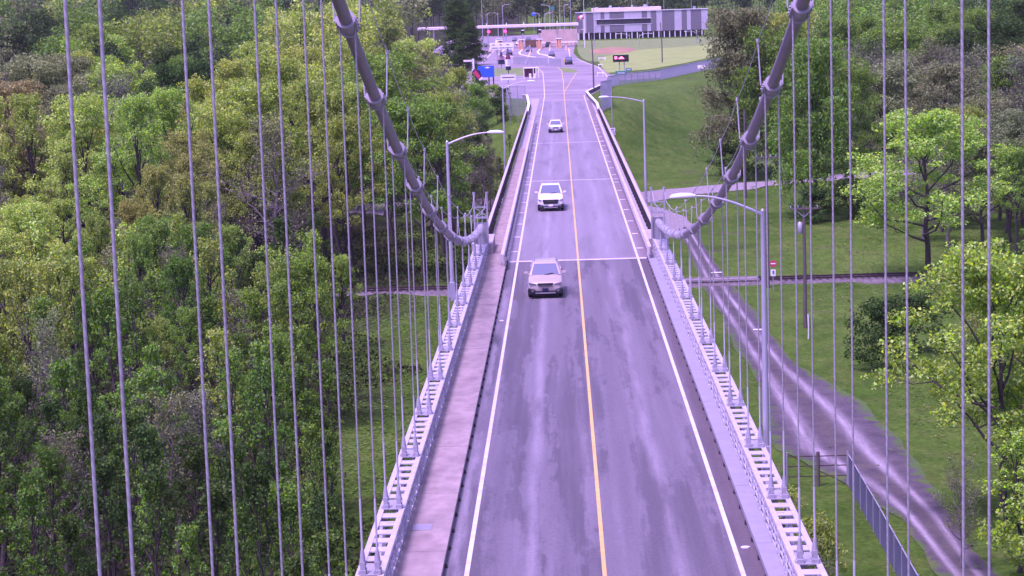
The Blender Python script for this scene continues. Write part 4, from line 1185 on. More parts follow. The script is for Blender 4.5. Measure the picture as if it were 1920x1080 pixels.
for i in range(24):
    MB().tube([(0.8 + i * 1.98, -0.3, 0), (0.8 + i * 1.98, -0.3, 2.2 if i > 3 else 2.5)], 0.17, 8).build('column', M['white'], bd)

# far lamp posts round the booths and building
def far_lamp(x, y, h, reach, side, label, twin=False):
    o = empty('plaza_lamp', (x, y, PLAT), label=label, cat='street lamp', group='tall lamp posts of the plaza')
    MB().tube([(0, 0, 0), (0, 0, h)], [0.16, 0.09], 8).build('pole', M['galv'], o)
    for s_ in ((side,) if not twin else (-1, 1)):
        MB().tube([(0, 0, h - 0.9), (s_ * reach * 0.25, 0, h - 0.25), (s_ * reach * 0.6, 0, h - 0.02), (s_ * reach, 0, h)], [0.09, 0.08, 0.07, 0.07], 6).build('arm', M['galv'], o)
        MB().box((s_ * (reach + 0.35), 0, h), (0.9, 0.3, 0.16)).build('lamp_head', M['lens'], o)
    return o
for i, (x, y, h, rc, sd_) in enumerate(((-25.7, 760, 11.3, 1.5, 1), (-21.9, 760, 11.3, 1.6, -1), (-20.4, 770, 14, 1.6, 1), (-27.9, 772, 17, 1.4, 1), (-7.3, 760, 10.7, 1.6, -1), (-5.3, 760, 10.6, 1.6, 1), (-3.6, 768, 13.4, 2.2, -1), (0.0, 775, 16, 1.2, 1), (1.6, 765, 13.2, 0.8, 1), (4.0, 780, 15, 1.0, -1))):
    far_lamp(x, y, h, rc, sd_, 'plaza lamp post behind the canopy, number %s from the left' % ('third', 'fourth', 'fifth', 'first', 'sixth', 'seventh', 'eighth', 'ninth', 'tenth', 'eleventh')[i] if False else 'tall plaza lamp post behind the canopy, %s from the left' % ('second', 'third', 'fourth', 'first', 'fifth', 'sixth', 'seventh', 'eighth', 'ninth', 'tenth')[i])
for i, (x, y, h, rc, sd_) in enumerate(((22.4, 700, 3.9, 3.6, -1), (25.6, 700, 3.7, 3.4, 1), (44.2, 700, 4.0, 3.2, -1), (10.8, 690, 12.7, 0.8, 1), (6.0, 695, 5.8, 0.9, 1))):
    far_lamp(x, y, h, rc, sd_, ('curved arm lamp on the lawn left of building centre', 'curved arm lamp on the lawn under the dark window band', 'curved arm lamp at the right end of the building', 'tall lamp post at the left end of the building', 'short lamp post beside the booths and the lawn')[i])
for i, x in enumerate((33.9, 40.3, 50.9, 28.0)):
    o = empty('floodlight_mast', (x, 830 + i, PLAT), label='thin mast rising behind the building roof, %s' % ('second from left', 'third from left', 'rightmost', 'leftmost')[i], cat='mast', group='thin masts behind the building')
    MB().tube([(0, 0, 0), (0, 0, 17)], [0.15, 0.08], 6).build('pole', M['galv'], o)
    MB().box((0, 0, 17), (0.9, 0.3, 0.2)).build('lamp_head', M['lens'], o)
wp = tag(MB().tube([(0, 0, -0.2), (0.0, 0, 5), (-0.25, 0, 10)], [0.17, 0.14, 0.1], 8).build('wooden_pole', M['wood'], None, (25.2, 540, PLAT)), 'lone dark wooden pole standing in the pale lawn', 'pole')
wp2 = tag(MB().tube([(0, 0, -0.2), (0.0, 0, 5), (-0.15, 0, 10.5)], [0.16, 0.13, 0.09], 8).build('wooden_pole', M['wood'], None, (5.6, 402, PLAT)), 'slim dark pole at the right kerb where the viaduct ends', 'pole')
fp = empty('flag_pole', (7.7, 690, PLAT), label='tall white flag pole flying a red and white flag', cat='flag pole')
MB().tube([(0, 0, 0), (0, 0, 15.5)], [0.14, 0.06], 8).build('pole', M['white'], fp)
def flag_piece(x0, x1, mt):
    mb = MB(); V = []
    for k in range(7):
        t = x0 + (x1 - x0) * k / 6
        yy = 0.22 * math.sin(t * 3.2)
        V += [(-t * 0.95, yy, 9.2 - 0.25 * t), (-t * 0.95, yy, 10.7 - 0.35 * t), (-t * 0.95, yy + 0.02, 9.2 - 0.25 * t), (-t * 0.95, yy + 0.02, 10.7 - 0.35 * t)]
    F = []
    for k in range(6):
        b = k * 4
        F += [(b, b + 4, b + 5, b + 1), (b + 2, b + 3, b + 7, b + 6), (b + 1, b + 5, b + 7, b + 3), (b, b + 2, b + 6, b + 4)]
    mb.add(V, F, True); return mb.build('flag_cloth', mt, fp)
flag_piece(0.08, 0.6, M['red']); flag_piece(0.6, 1.5, M['white']); flag_piece(1.5, 2.1, M['red'])

# signs on and around the plaza
def panel_sign(name, x0, x1, z0, z1, y, label, face, posts, cat='sign', th=0.25, frame=None, pr=0.12, post_mt=None):
    xc = (x0 + x1) / 2
    o = empty(name, (xc, y, PLAT), label=label, cat=cat)
    bevel(MB().box((0, 0, (z0 + z1) / 2 - PLAT), (x1 - x0, th, z1 - z0)).build('panel', face, o), 0.03)
    for px in posts:
        MB().tube([(px - xc, th / 2 + 0.1, 0), (px - xc, th / 2 + 0.1, z1 - PLAT)], pr, 8).build('post', post_mt or M['galv'], o)
    return o
s = panel_sign('billboard', -17.2, -11.5, 0.1, 1.7, 512, 'wide white billboard with two rows of dark print on one post', M['white'], (-15.5,))
mb = MB()
for k, (x, w) in enumerate(((-1.9, 0.9), (-0.2, 0.8), (1.5, 0.9))): mb.prism([(x - w / 2, 6.35), (x + w / 2, 6.35), (x, 6.62)], -0.16, -0.14, 'y')
for k, (x, w) in enumerate(((-1.6, 1.5), (0.1, 1.3), (1.5, 1.2), (2.4, 0.4))): mb.box((x, -0.15, 5.72), (w, 0.02, 0.16))
mb.build('print', M['ink'], s)
s = panel_sign('white_sign', -11.4, -8.65, -1.93, -0.73, 387, 'white board sign on single white post left of the viaduct end', M['white'], (-10.05,), post_mt=M['white'])
MB().box((0, -0.14, 3.85), (2.2, 0.02, 0.14)).build('print', M['ink'], s)
fr_ = MB()
for zz in (3.30, 4.44): fr_.box((0, -0.14, zz), (2.7, 0.02, 0.05))
fr_.build('border', M['galv_old'], s)
def bottle(x, y, z0, z1, r, label):
    o = empty('bottle_sign', (x, y, PLAT), label=label, cat='sign')
    H = z1 - z0; b = z0 - PLAT
    MB().tube([(0, 0, 0), (0, 0, b + 0.1)], 0.09, 8).build('post', M['dark'], o)
    MB().tube([(0, 0, b), (0, 0, b + 0.05), (0, 0, b + H * 0.52), (0, 0, b + H * 0.62), (0, 0, b + H * 0.74), (0, 0, b + H)], [r * 0.92, r, r, r * 0.86, r * 0.30, r * 0.24], 18).build('glass', M['wine'], o)
    MB().tube([(0, 0, b + H * 0.18), (0, 0, b + H * 0.50)], r * 1.02, 18).build('label', M['white'], o)
    MB().tube([(0, 0, b + 0.02), (0, 0, b + H * 0.17)], r * 1.03, 18).build('base_band', M['navy'], o)
    MB().tube([(0, 0, b + H * 0.9), (0, 0, b + H * 1.0)], r * 0.30, 12).build('cap', M['ink'], o)
    p = MB()
    for k, w in enumerate((0.5, 0.7, 0.45, 0.6)): p.box((0, -r * 1.03, b + H * (0.45 - 0.06 * k)), (w * r * 1.1, 0.02, 0.07))
    p.build('print', M['ink'], o)
    return o
bottle(-12.15, 480, -3.6, 1.2, 0.58, 'giant wine bottle sign with white label standing on a post')
o = panel_sign('box_sign', -14.95, -13.4, -2.95, -1.9, 500, 'dark box sign with a pink top beside the giant bottle', M['navy'], (-14.2,))
MB().box((0, 0, 3.75), (1.4, 0.3, 0.85)).build('pink_board', mat('pink_board', (0.5, 0.25, 0.36), 0.6, 0.1, 2), o)
MB().tube([(-0.05, -0.2, 4.2), (-0.05, -0.2, 5.0), (-0.1, -0.2, 5.3)], [0.36, 0.34, 0.1], 12).build('barrel', M['ink'], o)
o = empty('display_shelter', (-6.9, 469, PLAT), label='open dark shelter with white boards at the left kerb', cat='shelter')
MB().box((0, 0.5, 2.35), (3.4, 1.6, 0.16)).build('roof', M['white'], o); MB().box((-0.3, 1.2, 1.3), (2.5, 0.1, 1.9)).build('back', M['wine'], o)
for x in (-1.6, 0.45, 1.0, 1.6):
    MB().box((x, -0.2, 1.2), (0.14, 0.14, 2.4)).build('column', M['white'], o)
for x, w in ((-0.25, 0.5), (0.75, 0.35)):
    MB().box((x, -0.35, 0.6), (w, 0.08, 1.1)).build('board', M['white'], o)
o = panel_sign('shop_sign', -16.5, -13.3, -2.3, -0.1, 413, 'big bright blue sign board on two dark posts', M['blue'], (-14.37, -13.5), post_mt=M['dark'])
p = MB(); p.prism([(-0.3, 4.75), (0.3, 4.95), (0.9, 4.75), (0.3, 4.62)], -0.15, -0.135, 'y'); p.build('emblem', M['white'], o)
o = empty('diamond_sign', (-16.5, 409, PLAT), label='dark slanted sign with a red diamond beside the blue board', cat='sign')
p = MB(); p.prism([(-0.95, 2.3), (0.2, 2.2), (0.95, 3.2), (0.55, 4.4), (-0.5, 4.7), (-0.95, 4.2)], -0.2, 0.2, 'y'); p.build('panel', M['navy'], o)
p = MB(); p.prism([(-0.75, 4.0), (-0.2, 4.55), (0.7, 3.3), (0.25, 2.75)], -0.26, -0.2, 'y'); p.build('diamond', M['red'], o)
p = MB(); p.prism([(0.3, 2.7), (0.95, 3.25), (1.1, 2.9), (0.5, 2.4)], -0.25, -0.2, 'y'); p.build('white_corner', M['white'], o)
for x in (-0.4, 0.3): MB().tube([(x, 0.25, 0), (x, 0.25, 2.6)], 0.07, 6).build('post', M['white'], o)
o = empty('white_frame_sign', (-18.6, 430, PLAT), label='white pylon sign with dark bars half hidden by trees', cat='sign')
MB().box((0.6, 0, 4.6), (0.45, 0.3, 2.8)).build('column', M['white'], o); MB().box((-0.4, 0, 5.6), (1.8, 0.3, 0.35)).build('top_bar', M['white'], o)
MB().box((-0.5, -0.16, 5.38), (1.3, 0.05, 0.16)).build('dark_bar', M['ink'], o)
p = MB(); p.prism([(-0.7, 1.6), (0.3, 1.3), (0.7, 2.6), (0.2, 3.6), (-0.6, 3.3), (-0.9, 2.4)], -0.15, 0.15, 'y'); p.build('round_panel', M['white_panel'], o)
MB().tube([(0.4, 0.05, 0), (0.4, 0.05, 4)], 0.1, 8).build('post', M['white'], o)
for k in range(5): MB().box((0.55 - 0.05 * k, -0.17, 3.6 + 0.42 * k), (0.2, 0.03, 0.16)).build('print', M['ink'], o)
# electronic message board
o = panel_sign('message_board', 11.45, 15.05, -2.77, -1.17, 486, 'black electronic board with glowing red characters by the lawn', M['black'], (12.9, 14.0), 'sign', th=0.3)
p = MB()
bits = ["11110000001100000", "10010000111110000", "11110001111111000", "11110011111111100", "00000000000000000"]
for r_, row in enumerate(bits):
    for c_, ch in enumerate(row):
        if ch == '1': p.box((-1.35 + c_ * 0.145, -0.16, 3.62 - r_ * 0.15), (0.13, 0.02, 0.12))
p.build('led_text', M['led'], o)
for i, (x0, x1, z0, z1, y) in enumerate(((11.3, 13.8, -4.7, -3.85, 462), (14.1, 15.45, -4.6, -4.0, 480))):
    o = panel_sign('green_sign', x0, x1, z0, z1, y, ('larger green road sign low below the electronic board', 'smaller green road sign to the right under electronic board')[i], M['green_sign'], (x0 + 0.3, x1 - 0.3), pr=0.05)
    MB().box((0, -0.14, (z0 + z1) / 2 - PLAT), ((x1 - x0) * 0.6, 0.02, 0.12)).build('lettering', M['white'], o)
for i, (x, y, w) in enumerate(((9.2, 520, 1.0), (10.6, 566, 2.0), (8.2, 470, 1.5))):
    o = empty('white_barrier', (x, y, PLAT), label=('small white barrier on right kerb of the curve', 'white barrier lying on the lawn edge near plaza', 'white barrier by the right kerb before the message board')[i], cat='barrier')
    MB().box((0, 0, 0.75), (w, 0.1, 0.25)).build('board', M['white'], o)
    for sx in (-1, 1): MB().beam((sx * w * 0.4, -0.3, 0), (sx * w * 0.4, 0.0, 0.85), 0.07, 0.07).build('leg', M['white'], o)
o = panel_sign('lane_sign', 29.4, 31.2, -4.1, -3.4, 468, 'small white sign on a dark post along the fence', M['white'], (30.3,), pr=0.05, post_mt=M['dark'])
for i, (x, y, z, mt) in enumerate(((-9.5, 782, 4.3, 'blue'), (-2.6, 782, 6.2, 'green_sign'))):
    o = panel_sign('gantry_sign', x - 0.8, x + 0.8, z, z + 1.2, y, ('small blue sign seen above the canopy', 'small teal sign seen above the canopy')[i], M[mt], (x,), pr=0.08)
tag(bevel(MB().box((0, 0, 0.5), (1.1, 1.6, 1.0)).build('yellow_cabinet', M['yellow_line'], None, (1.0, 560, PLAT + 0.01)), 0.05), 'small yellow cabinet beside the dark pickup in the plaza', 'cabinet')

# scraps on the deck
for i, (x, y, lab) in enumerate(((3.95, 57.3, 'small white scrap lying on the right shoulder of the road'), (-3.95, 103.0, 'small white scrap lying on the left shoulder near the walkway'))):
    r_ = random.Random(i)
    pts = [(0.13 * math.cos(t) * r_.uniform(0.6, 1.1), 0.10 * math.sin(t) * r_.uniform(0.6, 1.1)) for t in [k * 1.047 for k in range(6)]]
    tag(MB().prism(pts, 0.0, 0.035, 'z').build('litter_scrap', M['white'], None, (x, y, deck_z(y) + 0.003)), lab, 'litter')

# ------------------------------------------------------------------ trees
def np_mesh(name, V, F, mt, smooth=False):
    me = bpy.data.meshes.new(name)
    V = np.asarray(V, np.float32); F = np.asarray(F, np.int32)
    me.vertices.add(len(V)); me.vertices.foreach_set('co', V.ravel())
    me.loops.add(F.size); me.loops.foreach_set('vertex_index', F.ravel())
    me.polygons.add(len(F))
    me.polygons.foreach_set('loop_start', np.arange(len(F), dtype=np.int32) * F.shape[1])
    me.polygons.foreach_set('loop_total', np.full(len(F), F.shape[1], np.int32))
    if smooth: me.polygons.foreach_set('use_smooth', np.ones(len(F), bool))
    me.update(calc_edges=True)
    me.materials.append(mt)
    return me

def leaf_quads(C, size, rs, up=0.35, long=1.5):
    """one small folded leaf spray per centre"""
    n = len(C)
    nr = rs.normal(size=(n, 3)); nr[:, 2] += up * 2; nr /= np.linalg.norm(nr, axis=1)[:, None]
    a = rs.normal(size=(n, 3)); a -= nr * (a * nr).sum(1)[:, None]; a /= np.linalg.norm(a, axis=1)[:, None]
    b = np.cross(nr, a)
    s = size * rs.uniform(0.6, 1.35, n)[:, None]
    V = np.empty((n, 4, 3))
    V[:, 0] = C - a * s * long * 0.5
    V[:, 1] = C + b * s * 0.5 + nr * s * 0.12
    V[:, 2] = C + a * s * long * 0.5
    V[:, 3] = C - b * s * 0.5 + nr * s * 0.12
    return V.reshape(-1, 3), np.arange(n * 4).reshape(n, 4)

def branch_tube(pts, r0, r1, V, F, n=5):
    pts = np.asarray(pts, float); k = len(pts); base = len(V)
    for i in range(k):
        d = pts[min(i + 1, k - 1)] - pts[max(i - 1, 0)]; d /= (np.linalg.norm(d) + 1e-9)
        ref = np.array([1.0, 0, 0]) if abs(d[0]) < 0.8 else np.array([0, 1.0, 0])
        a = np.cross(d, ref); a /= np.linalg.norm(a); b = np.cross(d, a)
        r = r0 + (r1 - r0) * i / (k - 1)
        for j in range(n):
            t = 2 * math.pi * j / n
            V.append(pts[i] + (a * math.cos(t) + b * math.sin(t)) * r)
    for i in range(k - 1):
        for j in range(n):
            j2 = (j + 1) % n
            F.append((base + i * n + j, base + i * n + j2, base + (i + 1) * n + j2, base + (i + 1) * n + j))

def make_tree(seed, kind, H, cr, cb, nl, leaves, lsize, clump_r):
    """returns trunk mesh, crown mesh. H height, cr crown radius, cb crown base height, nl limbs"""
    rs = np.random.RandomState(seed)
    TV, TF = [], []
    # trunk
    k = 8
    lean = rs.normal(size=2) * 0.02 * H
    tp = []
    for i in range(k):
        t = i / (k - 1)
        tp.append((lean[0] * t * t + rs.normal() * 0.012 * H * (i > 0), lean[1] * t * t + rs.normal() * 0.012 * H * (i > 0), -0.4 + (0.82 * H + 0.4) * t))
    tp = np.array(tp)
    tr = 0.012 * H + 0.03
    if kind == 'shrub': tr = 0.04
    if kind == 'sapling': tr = 0.010 * H + 0.025
    if kind == 'oval': tr = 0.014 * H + 0.03
    branch_tube(tp, tr * 1.15, tr * 0.22, TV, TF, 7)
    def on_trunk(z):
        return np.array([np.interp(z, tp[:, 2], tp[:, 0]), np.interp(z, tp[:, 2], tp[:, 1]), z])
    def envelope(z):
        t = (z - cb) / max(0.1, H - cb)
        t = min(max(t, 0), 1)
        if kind in ('oval', 'sapling'): return cr * (math.sin(math.pi * (0.12 + 0.84 * t)) ** 0.8)
        if kind == 'conifer': return cr * (1.02 - t) ** 0.75
        if kind == 'willow': return cr * math.cos(t * 1.35) ** 0.5
        return cr * (math.sin(math.pi * (0.18 + 0.76 * t)) ** 0.7)
    clumps = []
    for i in range(nl):
        f = (i + 0.5) / nl
        z0 = cb * 0.75 + (0.80 * H - cb * 0.75) * f
        az = i * 2.399 + rs.uniform(-0.5, 0.5)
        rise = (0.35 + 0.75 * f) if kind != 'conifer' else 0.1
        if kind in ('oval', 'sapling'): rise += 1.0
        if kind == 'broad': rise += 0.2
        p0 = on_trunk(z0)
        zt = min(H * 0.97, z0 + rise * cr * rs.uniform(0.6, 1.2))
        rad = envelope(zt) * rs.uniform(0.72, 1.08)
        p3 = np.array([p0[0] + math.cos(az) * rad, p0[1] + math.sin(az) * rad, zt])
        mid = (p0 + p3) / 2 + np.array([0, 0, -0.05 * rad]) + rs.normal(size=3) * 0.07 * rad
        if kind == 'willow': p3[2] += 0.05 * H; mid[2] += 0.12 * H
        pts = [p0, p0 * 0.55 + mid * 0.45 + rs.normal(size=3) * 0.04 * rad, mid, mid * 0.5 + p3 * 0.5 + rs.normal(size=3) * 0.05 * rad, p3]
        rr = tr * (0.55 - 0.3 * f)
        branch_tube(pts, rr, rr * 0.18, TV, TF, 5)
        clumps.append((p3, 1.0)); clumps.append((np.array(pts[3]), 0.9))
        for j in range(4 if kind != 'sapling' else 2):
            t = rs.uniform(0.35, 0.95)
            ii = min(3, int(t * 4)); q = np.array(pts[ii]) * (1 - (t * 4 - ii)) + np.array(pts[ii + 1]) * (t * 4 - ii)
            d = rs.normal(size=3); d[2] = abs(d[2]) * (0.8 if kind != 'willow' else -0.2); d /= np.linalg.norm(d)
            e = q + d * rad * rs.uniform(0.25, 0.5)
            rad_e = math.hypot(e[0], e[1]); lim = envelope(e[2]) * 1.05
            if rad_e > lim: e[:2] *= lim / rad_e
            e[2] = min(e[2], H * 0.99)
            branch_tube([q, (q + e) / 2 + rs.normal(size=3) * 0.04 * rad, e], rr * 0.35, rr * 0.10, TV, TF, 4)
            clumps.append((e, rs.uniform(0.6, 1.1)))
            if kind == 'bare':
                for _ in range(7):
                    d2 = rs.normal(size=3); d2[2] = abs(d2[2]) * 1.2; d2 /= np.linalg.norm(d2)
                    q2 = q + (e - q) * rs.uniform(0.3, 1.0)
                    e2 = q2 + d2 * rad * rs.uniform(0.2, 0.45)
                    branch_tube([q2, (q2 + e2) / 2 + rs.normal(size=3) * 0.03 * rad, e2], rr * 0.2, 0.012, TV, TF, 3)
                    clumps.append((e2, 0.6))
    top = on_trunk(0.82 * H); clumps.append((np.array([top[0], top[1], H * 0.95]), 1.0)); clumps.append((np.array([top[0], top[1], H * 0.86]), 1.0))
    # loose sprigs in the upper shell
    for i in range(int(nl * (1.0 if kind != 'bare' else 0))):
        z = cb + (H - cb) * rs.uniform(0.1, 1.0); az = rs.uniform(0, 6.283); r = envelope(z) * rs.uniform(0.55, 1.0)
        t = on_trunk(min(z, 0.8 * H)); clumps.append((np.array([t[0] + r * math.cos(az), t[1] + r * math.sin(az), z]), rs.uniform(0.5, 0.9)))
    tot = sum(c[1] ** 2 for c in clumps)
    C = []
    for c, s in clumps:
        n = max(8, int(leaves * s * s / tot))
        d = rs.normal(size=(n, 3)); d /= np.linalg.norm(d, axis=1)[:, None]
        r = clump_r * s * rs.uniform(0.25, 1.0, n) ** 0.55
        e = d * r[:, None] * np.array([1.15, 1.15, 0.72] if kind in ('broad', 'shrub', 'conifer') else [0.85, 0.85, 1.15])
        # ragged: sub-tufts inside the clump
        tuft = rs.normal(size=(9, 3)) * clump_r * s * 0.55; tuft[:, 2] *= 0.6
        pick = rs.randint(0, 9, n)
        e = np.where(rs.rand(n)[:, None] < 0.6, tuft[pick] + e * 0.45, e)
        if kind == 'willow':
            e[:, 2] = -np.abs(e[:, 2]) * rs.uniform(0.5, 3.2, n) + 0.3
        C.append(c + e)
    C = np.concatenate(C)
    C = C[C[:, 2] > 0.15]
    LV, LF = leaf_quads(C, lsize, rs, long=1.5 if kind != 'willow' else 2.6)
    return np_mesh(kind + '_trunk', TV, TF, M['bark_grey'] if kind == 'bare' else M['bark'], True), np_mesh(kind + '_crown', LV, LF, M['leaf'])

PROTO = {
    'broad': [make_tree(11 + i, 'broad', 13.0, 5.0, 3.8, 18, 25000, 0.115, 0.72) for i in range(4)],
    'oval': [make_tree(31 + i, 'oval', 15.0, 3.4, 6.8, 16, 12000, 0.12, 0.55) for i in range(4)],
    'sapling': [make_tree(51 + i, 'sapling', 7.5, 1.35, 2.6, 13, 2700, 0.092, 0.28) for i in range(5)],
    'willow': [make_tree(71 + i, 'willow', 15.0, 5.2, 1.6, 24, 32000, 0.13, 1.2) for i in range(2)],
    'shrub': [make_tree(81 + i, 'shrub', 3.0, 2.0, 0.3, 12, 6000, 0.09, 0.45) for i in range(3)],
    'bare': [make_tree(91 + i, 'bare', 13.0, 4.0, 3.0, 16, 1300, 0.13, 0.9) for i in range(3)],
    'conifer': [make_tree(101, 'conifer', 17.0, 4.6, 1.0, 36, 20000, 0.2, 0.95)],
}
PH = {'broad': 13.0, 'oval': 15.0, 'sapling': 7.5, 'willow': 15.0, 'shrub': 3.0, 'bare': 13.0, 'conifer': 17.0}
PR = {'broad': 5.0, 'oval': 3.4, 'sapling': 1.35, 'willow': 5.2, 'shrub': 2.0, 'bare': 4.0, 'conifer': 4.6}
COLR = {'bright': (0.235, 0.480, 0.014), 'yellow': (0.345, 0.520, 0.028), 'olive': (0.235, 0.385, 0.024), 'green': (0.135, 0.320, 0.014),
        'dark': (0.046, 0.115, 0.015), 'bronze': (0.260, 0.335, 0.040), 'pink': (0.310, 0.330, 0.090), 'grey': (0.190, 0.260, 0.075), 'deep': (0.080, 0.210, 0.012), 'twig': (0.150, 0.190, 0.080)}  # deep: green darkened to stand for shade low in the left woods
WORD = {'bright': 'bright green', 'yellow': 'yellow green', 'olive': 'olive green', 'green': 'mid green', 'dark': 'dark green', 'bronze': 'bronze leaved', 'pink': 'pinkish brown', 'grey': 'grey, barely leafing', 'deep': 'shaded green', 'twig': 'grey'}
NAME = {'broad': 'broadleaf_tree', 'oval': 'slender_tree', 'sapling': 'sapling', 'willow': 'drooping_tree', 'shrub': 'shrub', 'bare': 'bare_tree', 'conifer': 'conifer_tree'}
PLANTS = []
trng = random.Random(21)
def plant(kind, x, y, h, cw=None, colour='green', label=None, zone=None, var=None, rz=None):
    s = h / PH[kind]
    sw = s if cw is None else cw / (2 * PR[kind])
    v = var if var is not None else trng.randrange(len(PROTO[kind]))
    tm, cm = PROTO[kind][v % len(PROTO[kind])]
    o = empty(NAME[kind], (x, y, gz(x, y)), trng.uniform(0, 6.28) if rz is None else rz)
    o.scale = (sw, sw, s)
    j = lambda a: max(0.004, a * trng.uniform(0.88, 1.13))
    c = COLR[colour]; f = trng.uniform(0.85, 1.15)
    t = put(tm, 'trunk', None, o); cr_ = put(cm, 'crown', None, o)
    cr_.color = (j(c[0] * f), c[1] * f, j(c[2] * f), 1)
    PLANTS.append((o, kind, colour, zone, label))
    return o

def uv(x, y, z):
    d = Vector((x, y, z)) - Vector(CAM); w = d.dot(FWD)
    return 960 + FPX * d.dot(RT) / w, 540 - FPX * d.dot(UPV) / w

# leaf colours across the woods with low left shade painted in, read off the photograph: (u, v, colour)
ANCH = [(40, 60, 'dark'), (60, 180, 'grey'), (210, 130, 'bright'), (130, 240, 'yellow'), (120, 60, 'green'), (270, 50, 'dark'), (330, 60, 'olive'), (400, 90, 'green'), (370, 190, 'dark'), (440, 200, 'yellow'), (560, 110, 'yellow'), (640, 70, 'yellow'),
        (40, 330, 'pink'), (130, 290, 'yellow'), (230, 330, 'bright'), (300, 390, 'bronze'), (180, 400, 'olive'), (420, 330, 'yellow'), (490, 260, 'yellow'), (560, 300, 'olive'), (620, 220, 'yellow'), (650, 320, 'olive'), (740, 120, 'olive'), (800, 160, 'yellow'), (830, 80, 'olive'),
        (760, 240, 'green'), (850, 240, 'olive'), (60, 480, 'yellow'), (150, 520, 'yellow'), (350, 500, 'olive'), (430, 480, 'dark'), (260, 470, 'green'), (600, 440, 'dark'), (700, 420, 'dark'), (780, 480, 'green'), (900, 300, 'dark'), (60, 620, 'olive'), (190, 620, 'green'), (300, 640, 'deep'), (400, 640, 'olive'), (520, 640, 'green'), (640, 640, 'bright'), (80, 760, 'deep'), (230, 800, 'green'), (330, 760, 'green'), (450, 780, 'deep'), (560, 820, 'deep'), (640, 800, 'deep'),
        (60, 900, 'deep'), (160, 960, 'dark'), (300, 940, 'green'), (420, 930, 'dark'), (540, 960, 'dark'), (620, 980, 'deep'), (250, 900, 'dark'), (120, 840, 'dark'), (480, 880, 'green'), (380, 850, 'deep'),
        (1350, 80, 'grey'), (1420, 120, 'olive'), (1530, 160, 'green'), (1600, 60, 'green'), (1700, 80, 'green'), (1800, 120, 'green'), (1880, 60, 'dark'), (1650, 220, 'grey'), (1750, 200, 'grey'), (1850, 240, 'grey'), (1900, 400, 'green'), (1850, 330, 'olive')]
def colour_at(u, v):
    best = sorted(ANCH, key=lambda a: (a[0] - u) ** 2 + ((a[1] - v) * 1.3) ** 2)[:3]
    return trng.choices([b[2] for b in best], [6, 2, 1])[0]

def scatter(zone, n, y0, y1, xl, xr, hs, spacing, kinds, wf=(0.85, 1.2), avoid=()):
    pts, tries = [], 0
    while len(pts) < n and tries < n * 60:
        tries += 1
        # even over the wedge
        y = math.sqrt(trng.uniform(y0 * y0, y1 * y1)); a, b = xl(y), xr(y)
        x = trng.uniform(a, b)
        if any((x - p[0]) ** 2 + (y - p[1]) ** 2 < spacing ** 2 for p in pts): continue
        if any((x - p[0]) ** 2 + (y - p[1]) ** 2 < p[2] ** 2 for p in avoid): continue
        pts.append((x, y))
    for x, y in pts:
        h = trng.uniform(*hs)
        u, v = uv(x, y, gz(x, y) + h * 0.7)
        k = trng.choices([q[0] for q in kinds], [q[1] for q in kinds])[0]
        c = colour_at(u, v)
        if k == 'bare': c = trng.choice(['grey', 'twig', 'twig'])
        hh = h * (0.45 if k == 'shrub' else 1)
        plant(k, x, y, hh, 2 * PR[k] * hh / PH[k] * trng.uniform(*wf), c, zone=zone)

LWL = lambda y: -(0.272 * y + 6)
# --- named trees first
plant('broad', -44.5, 209, 13.6, 11, 'bright', 'bright green spreading tree with forked dark trunk, left woods middle', var=0)
plant('shrub', -27.5, 196, 5.2, 7.5, 'bright', 'round fresh green bush beside the railway left of the bridge')
plant('oval', -103, 470, 17.5, 14, 'bright', 'tall fresh green tree standing out high in the left woods')
plant('broad', -97, 455, 12, 11, 'bright', 'lower fresh green tree beside the tall one high in left woods')
plant('oval', -29.5, 243, 18.5, 9, 'yellow', 'tall yellow green tree behind the fourth pair of hanger ropes')
plant('oval', -35.5, 238, 17.0, 8.5, 'yellow', 'tall yellow green tree with slender trunk behind third hanger pair')
plant('broad', -22.5, 326, 21.0, 12.5, 'yellow', 'large yellow green tree left of the viaduct, nearest to the plaza')
plant('broad', -29.5, 318, 20.0, 14, 'olive', 'large olive tree left of the viaduct behind the main cable')
plant('broad', -16.5, 290, 14.5, 9, 'olive', 'dark trunked olive tree close beside the left viaduct railing')
plant('bare', -23.7, 146.5, 8.0, 4.5, 'grey', 'bare dark twiggy tree low in the woods left of girder')
plant('conifer', -26.2, 562, 19.5, 13, 'dark', 'big dark conifer at the left edge of the plaza')
plant('conifer', -24.0, 545, 13.5, 9, 'dark', 'lower dark conifer nearest to the blue sign')
plant('broad', 33.2, 199, 15.8, 15.5, 'bright', 'big bright green forked tree beyond the railway on the right', var=1)
plant('broad', 21.3, 107.5, 14.6, 11.0, 'bright', 'tall bright green tree nearest on the right, its dark trunk showing', var=2)
plant('broad', 25.4, 113, 11.5, 10, 'green', 'mid green tree at the right picture edge behind the nearest')
plant('willow', 29.4, 255, 20.5, 10.5, 'green', 'tall drooping mid green tree at the edge of right lawn')
plant('broad', 34.5, 262, 18.0, 10, 'green', 'mid green tree crowding the drooping tree on its right')
plant('willow', 25.4, 311, 23.5, 13.0, 'grey', 'tall greyish drooping tree right of the grass bank')
plant('willow', 29.5, 306, 21.0, 12.0, 'green', 'green drooping tree wedged behind the main cable clamps')
plant('willow', 33.0, 318, 22.5, 12, 'olive', 'tall olive drooping tree behind the right main cable')
plant('shrub', 22.3, 153, 4.8, 6.2, 'dark', 'dark rounded bush on the lawn below the forked tree')
plant('shrub', 25.5, 160, 4.2, 6.5, 'dark', 'second dark bush below the forked tree')
plant('bare', 17.8, 100, 5.5, 2.6, 'grey', 'thin leafless sapling beside the muddy lane, bottom right')
plant('shrub', 10.6, 96, 3.4, 3.0, 'olive', 'scrubby olive bush between right girder and slatted fence')
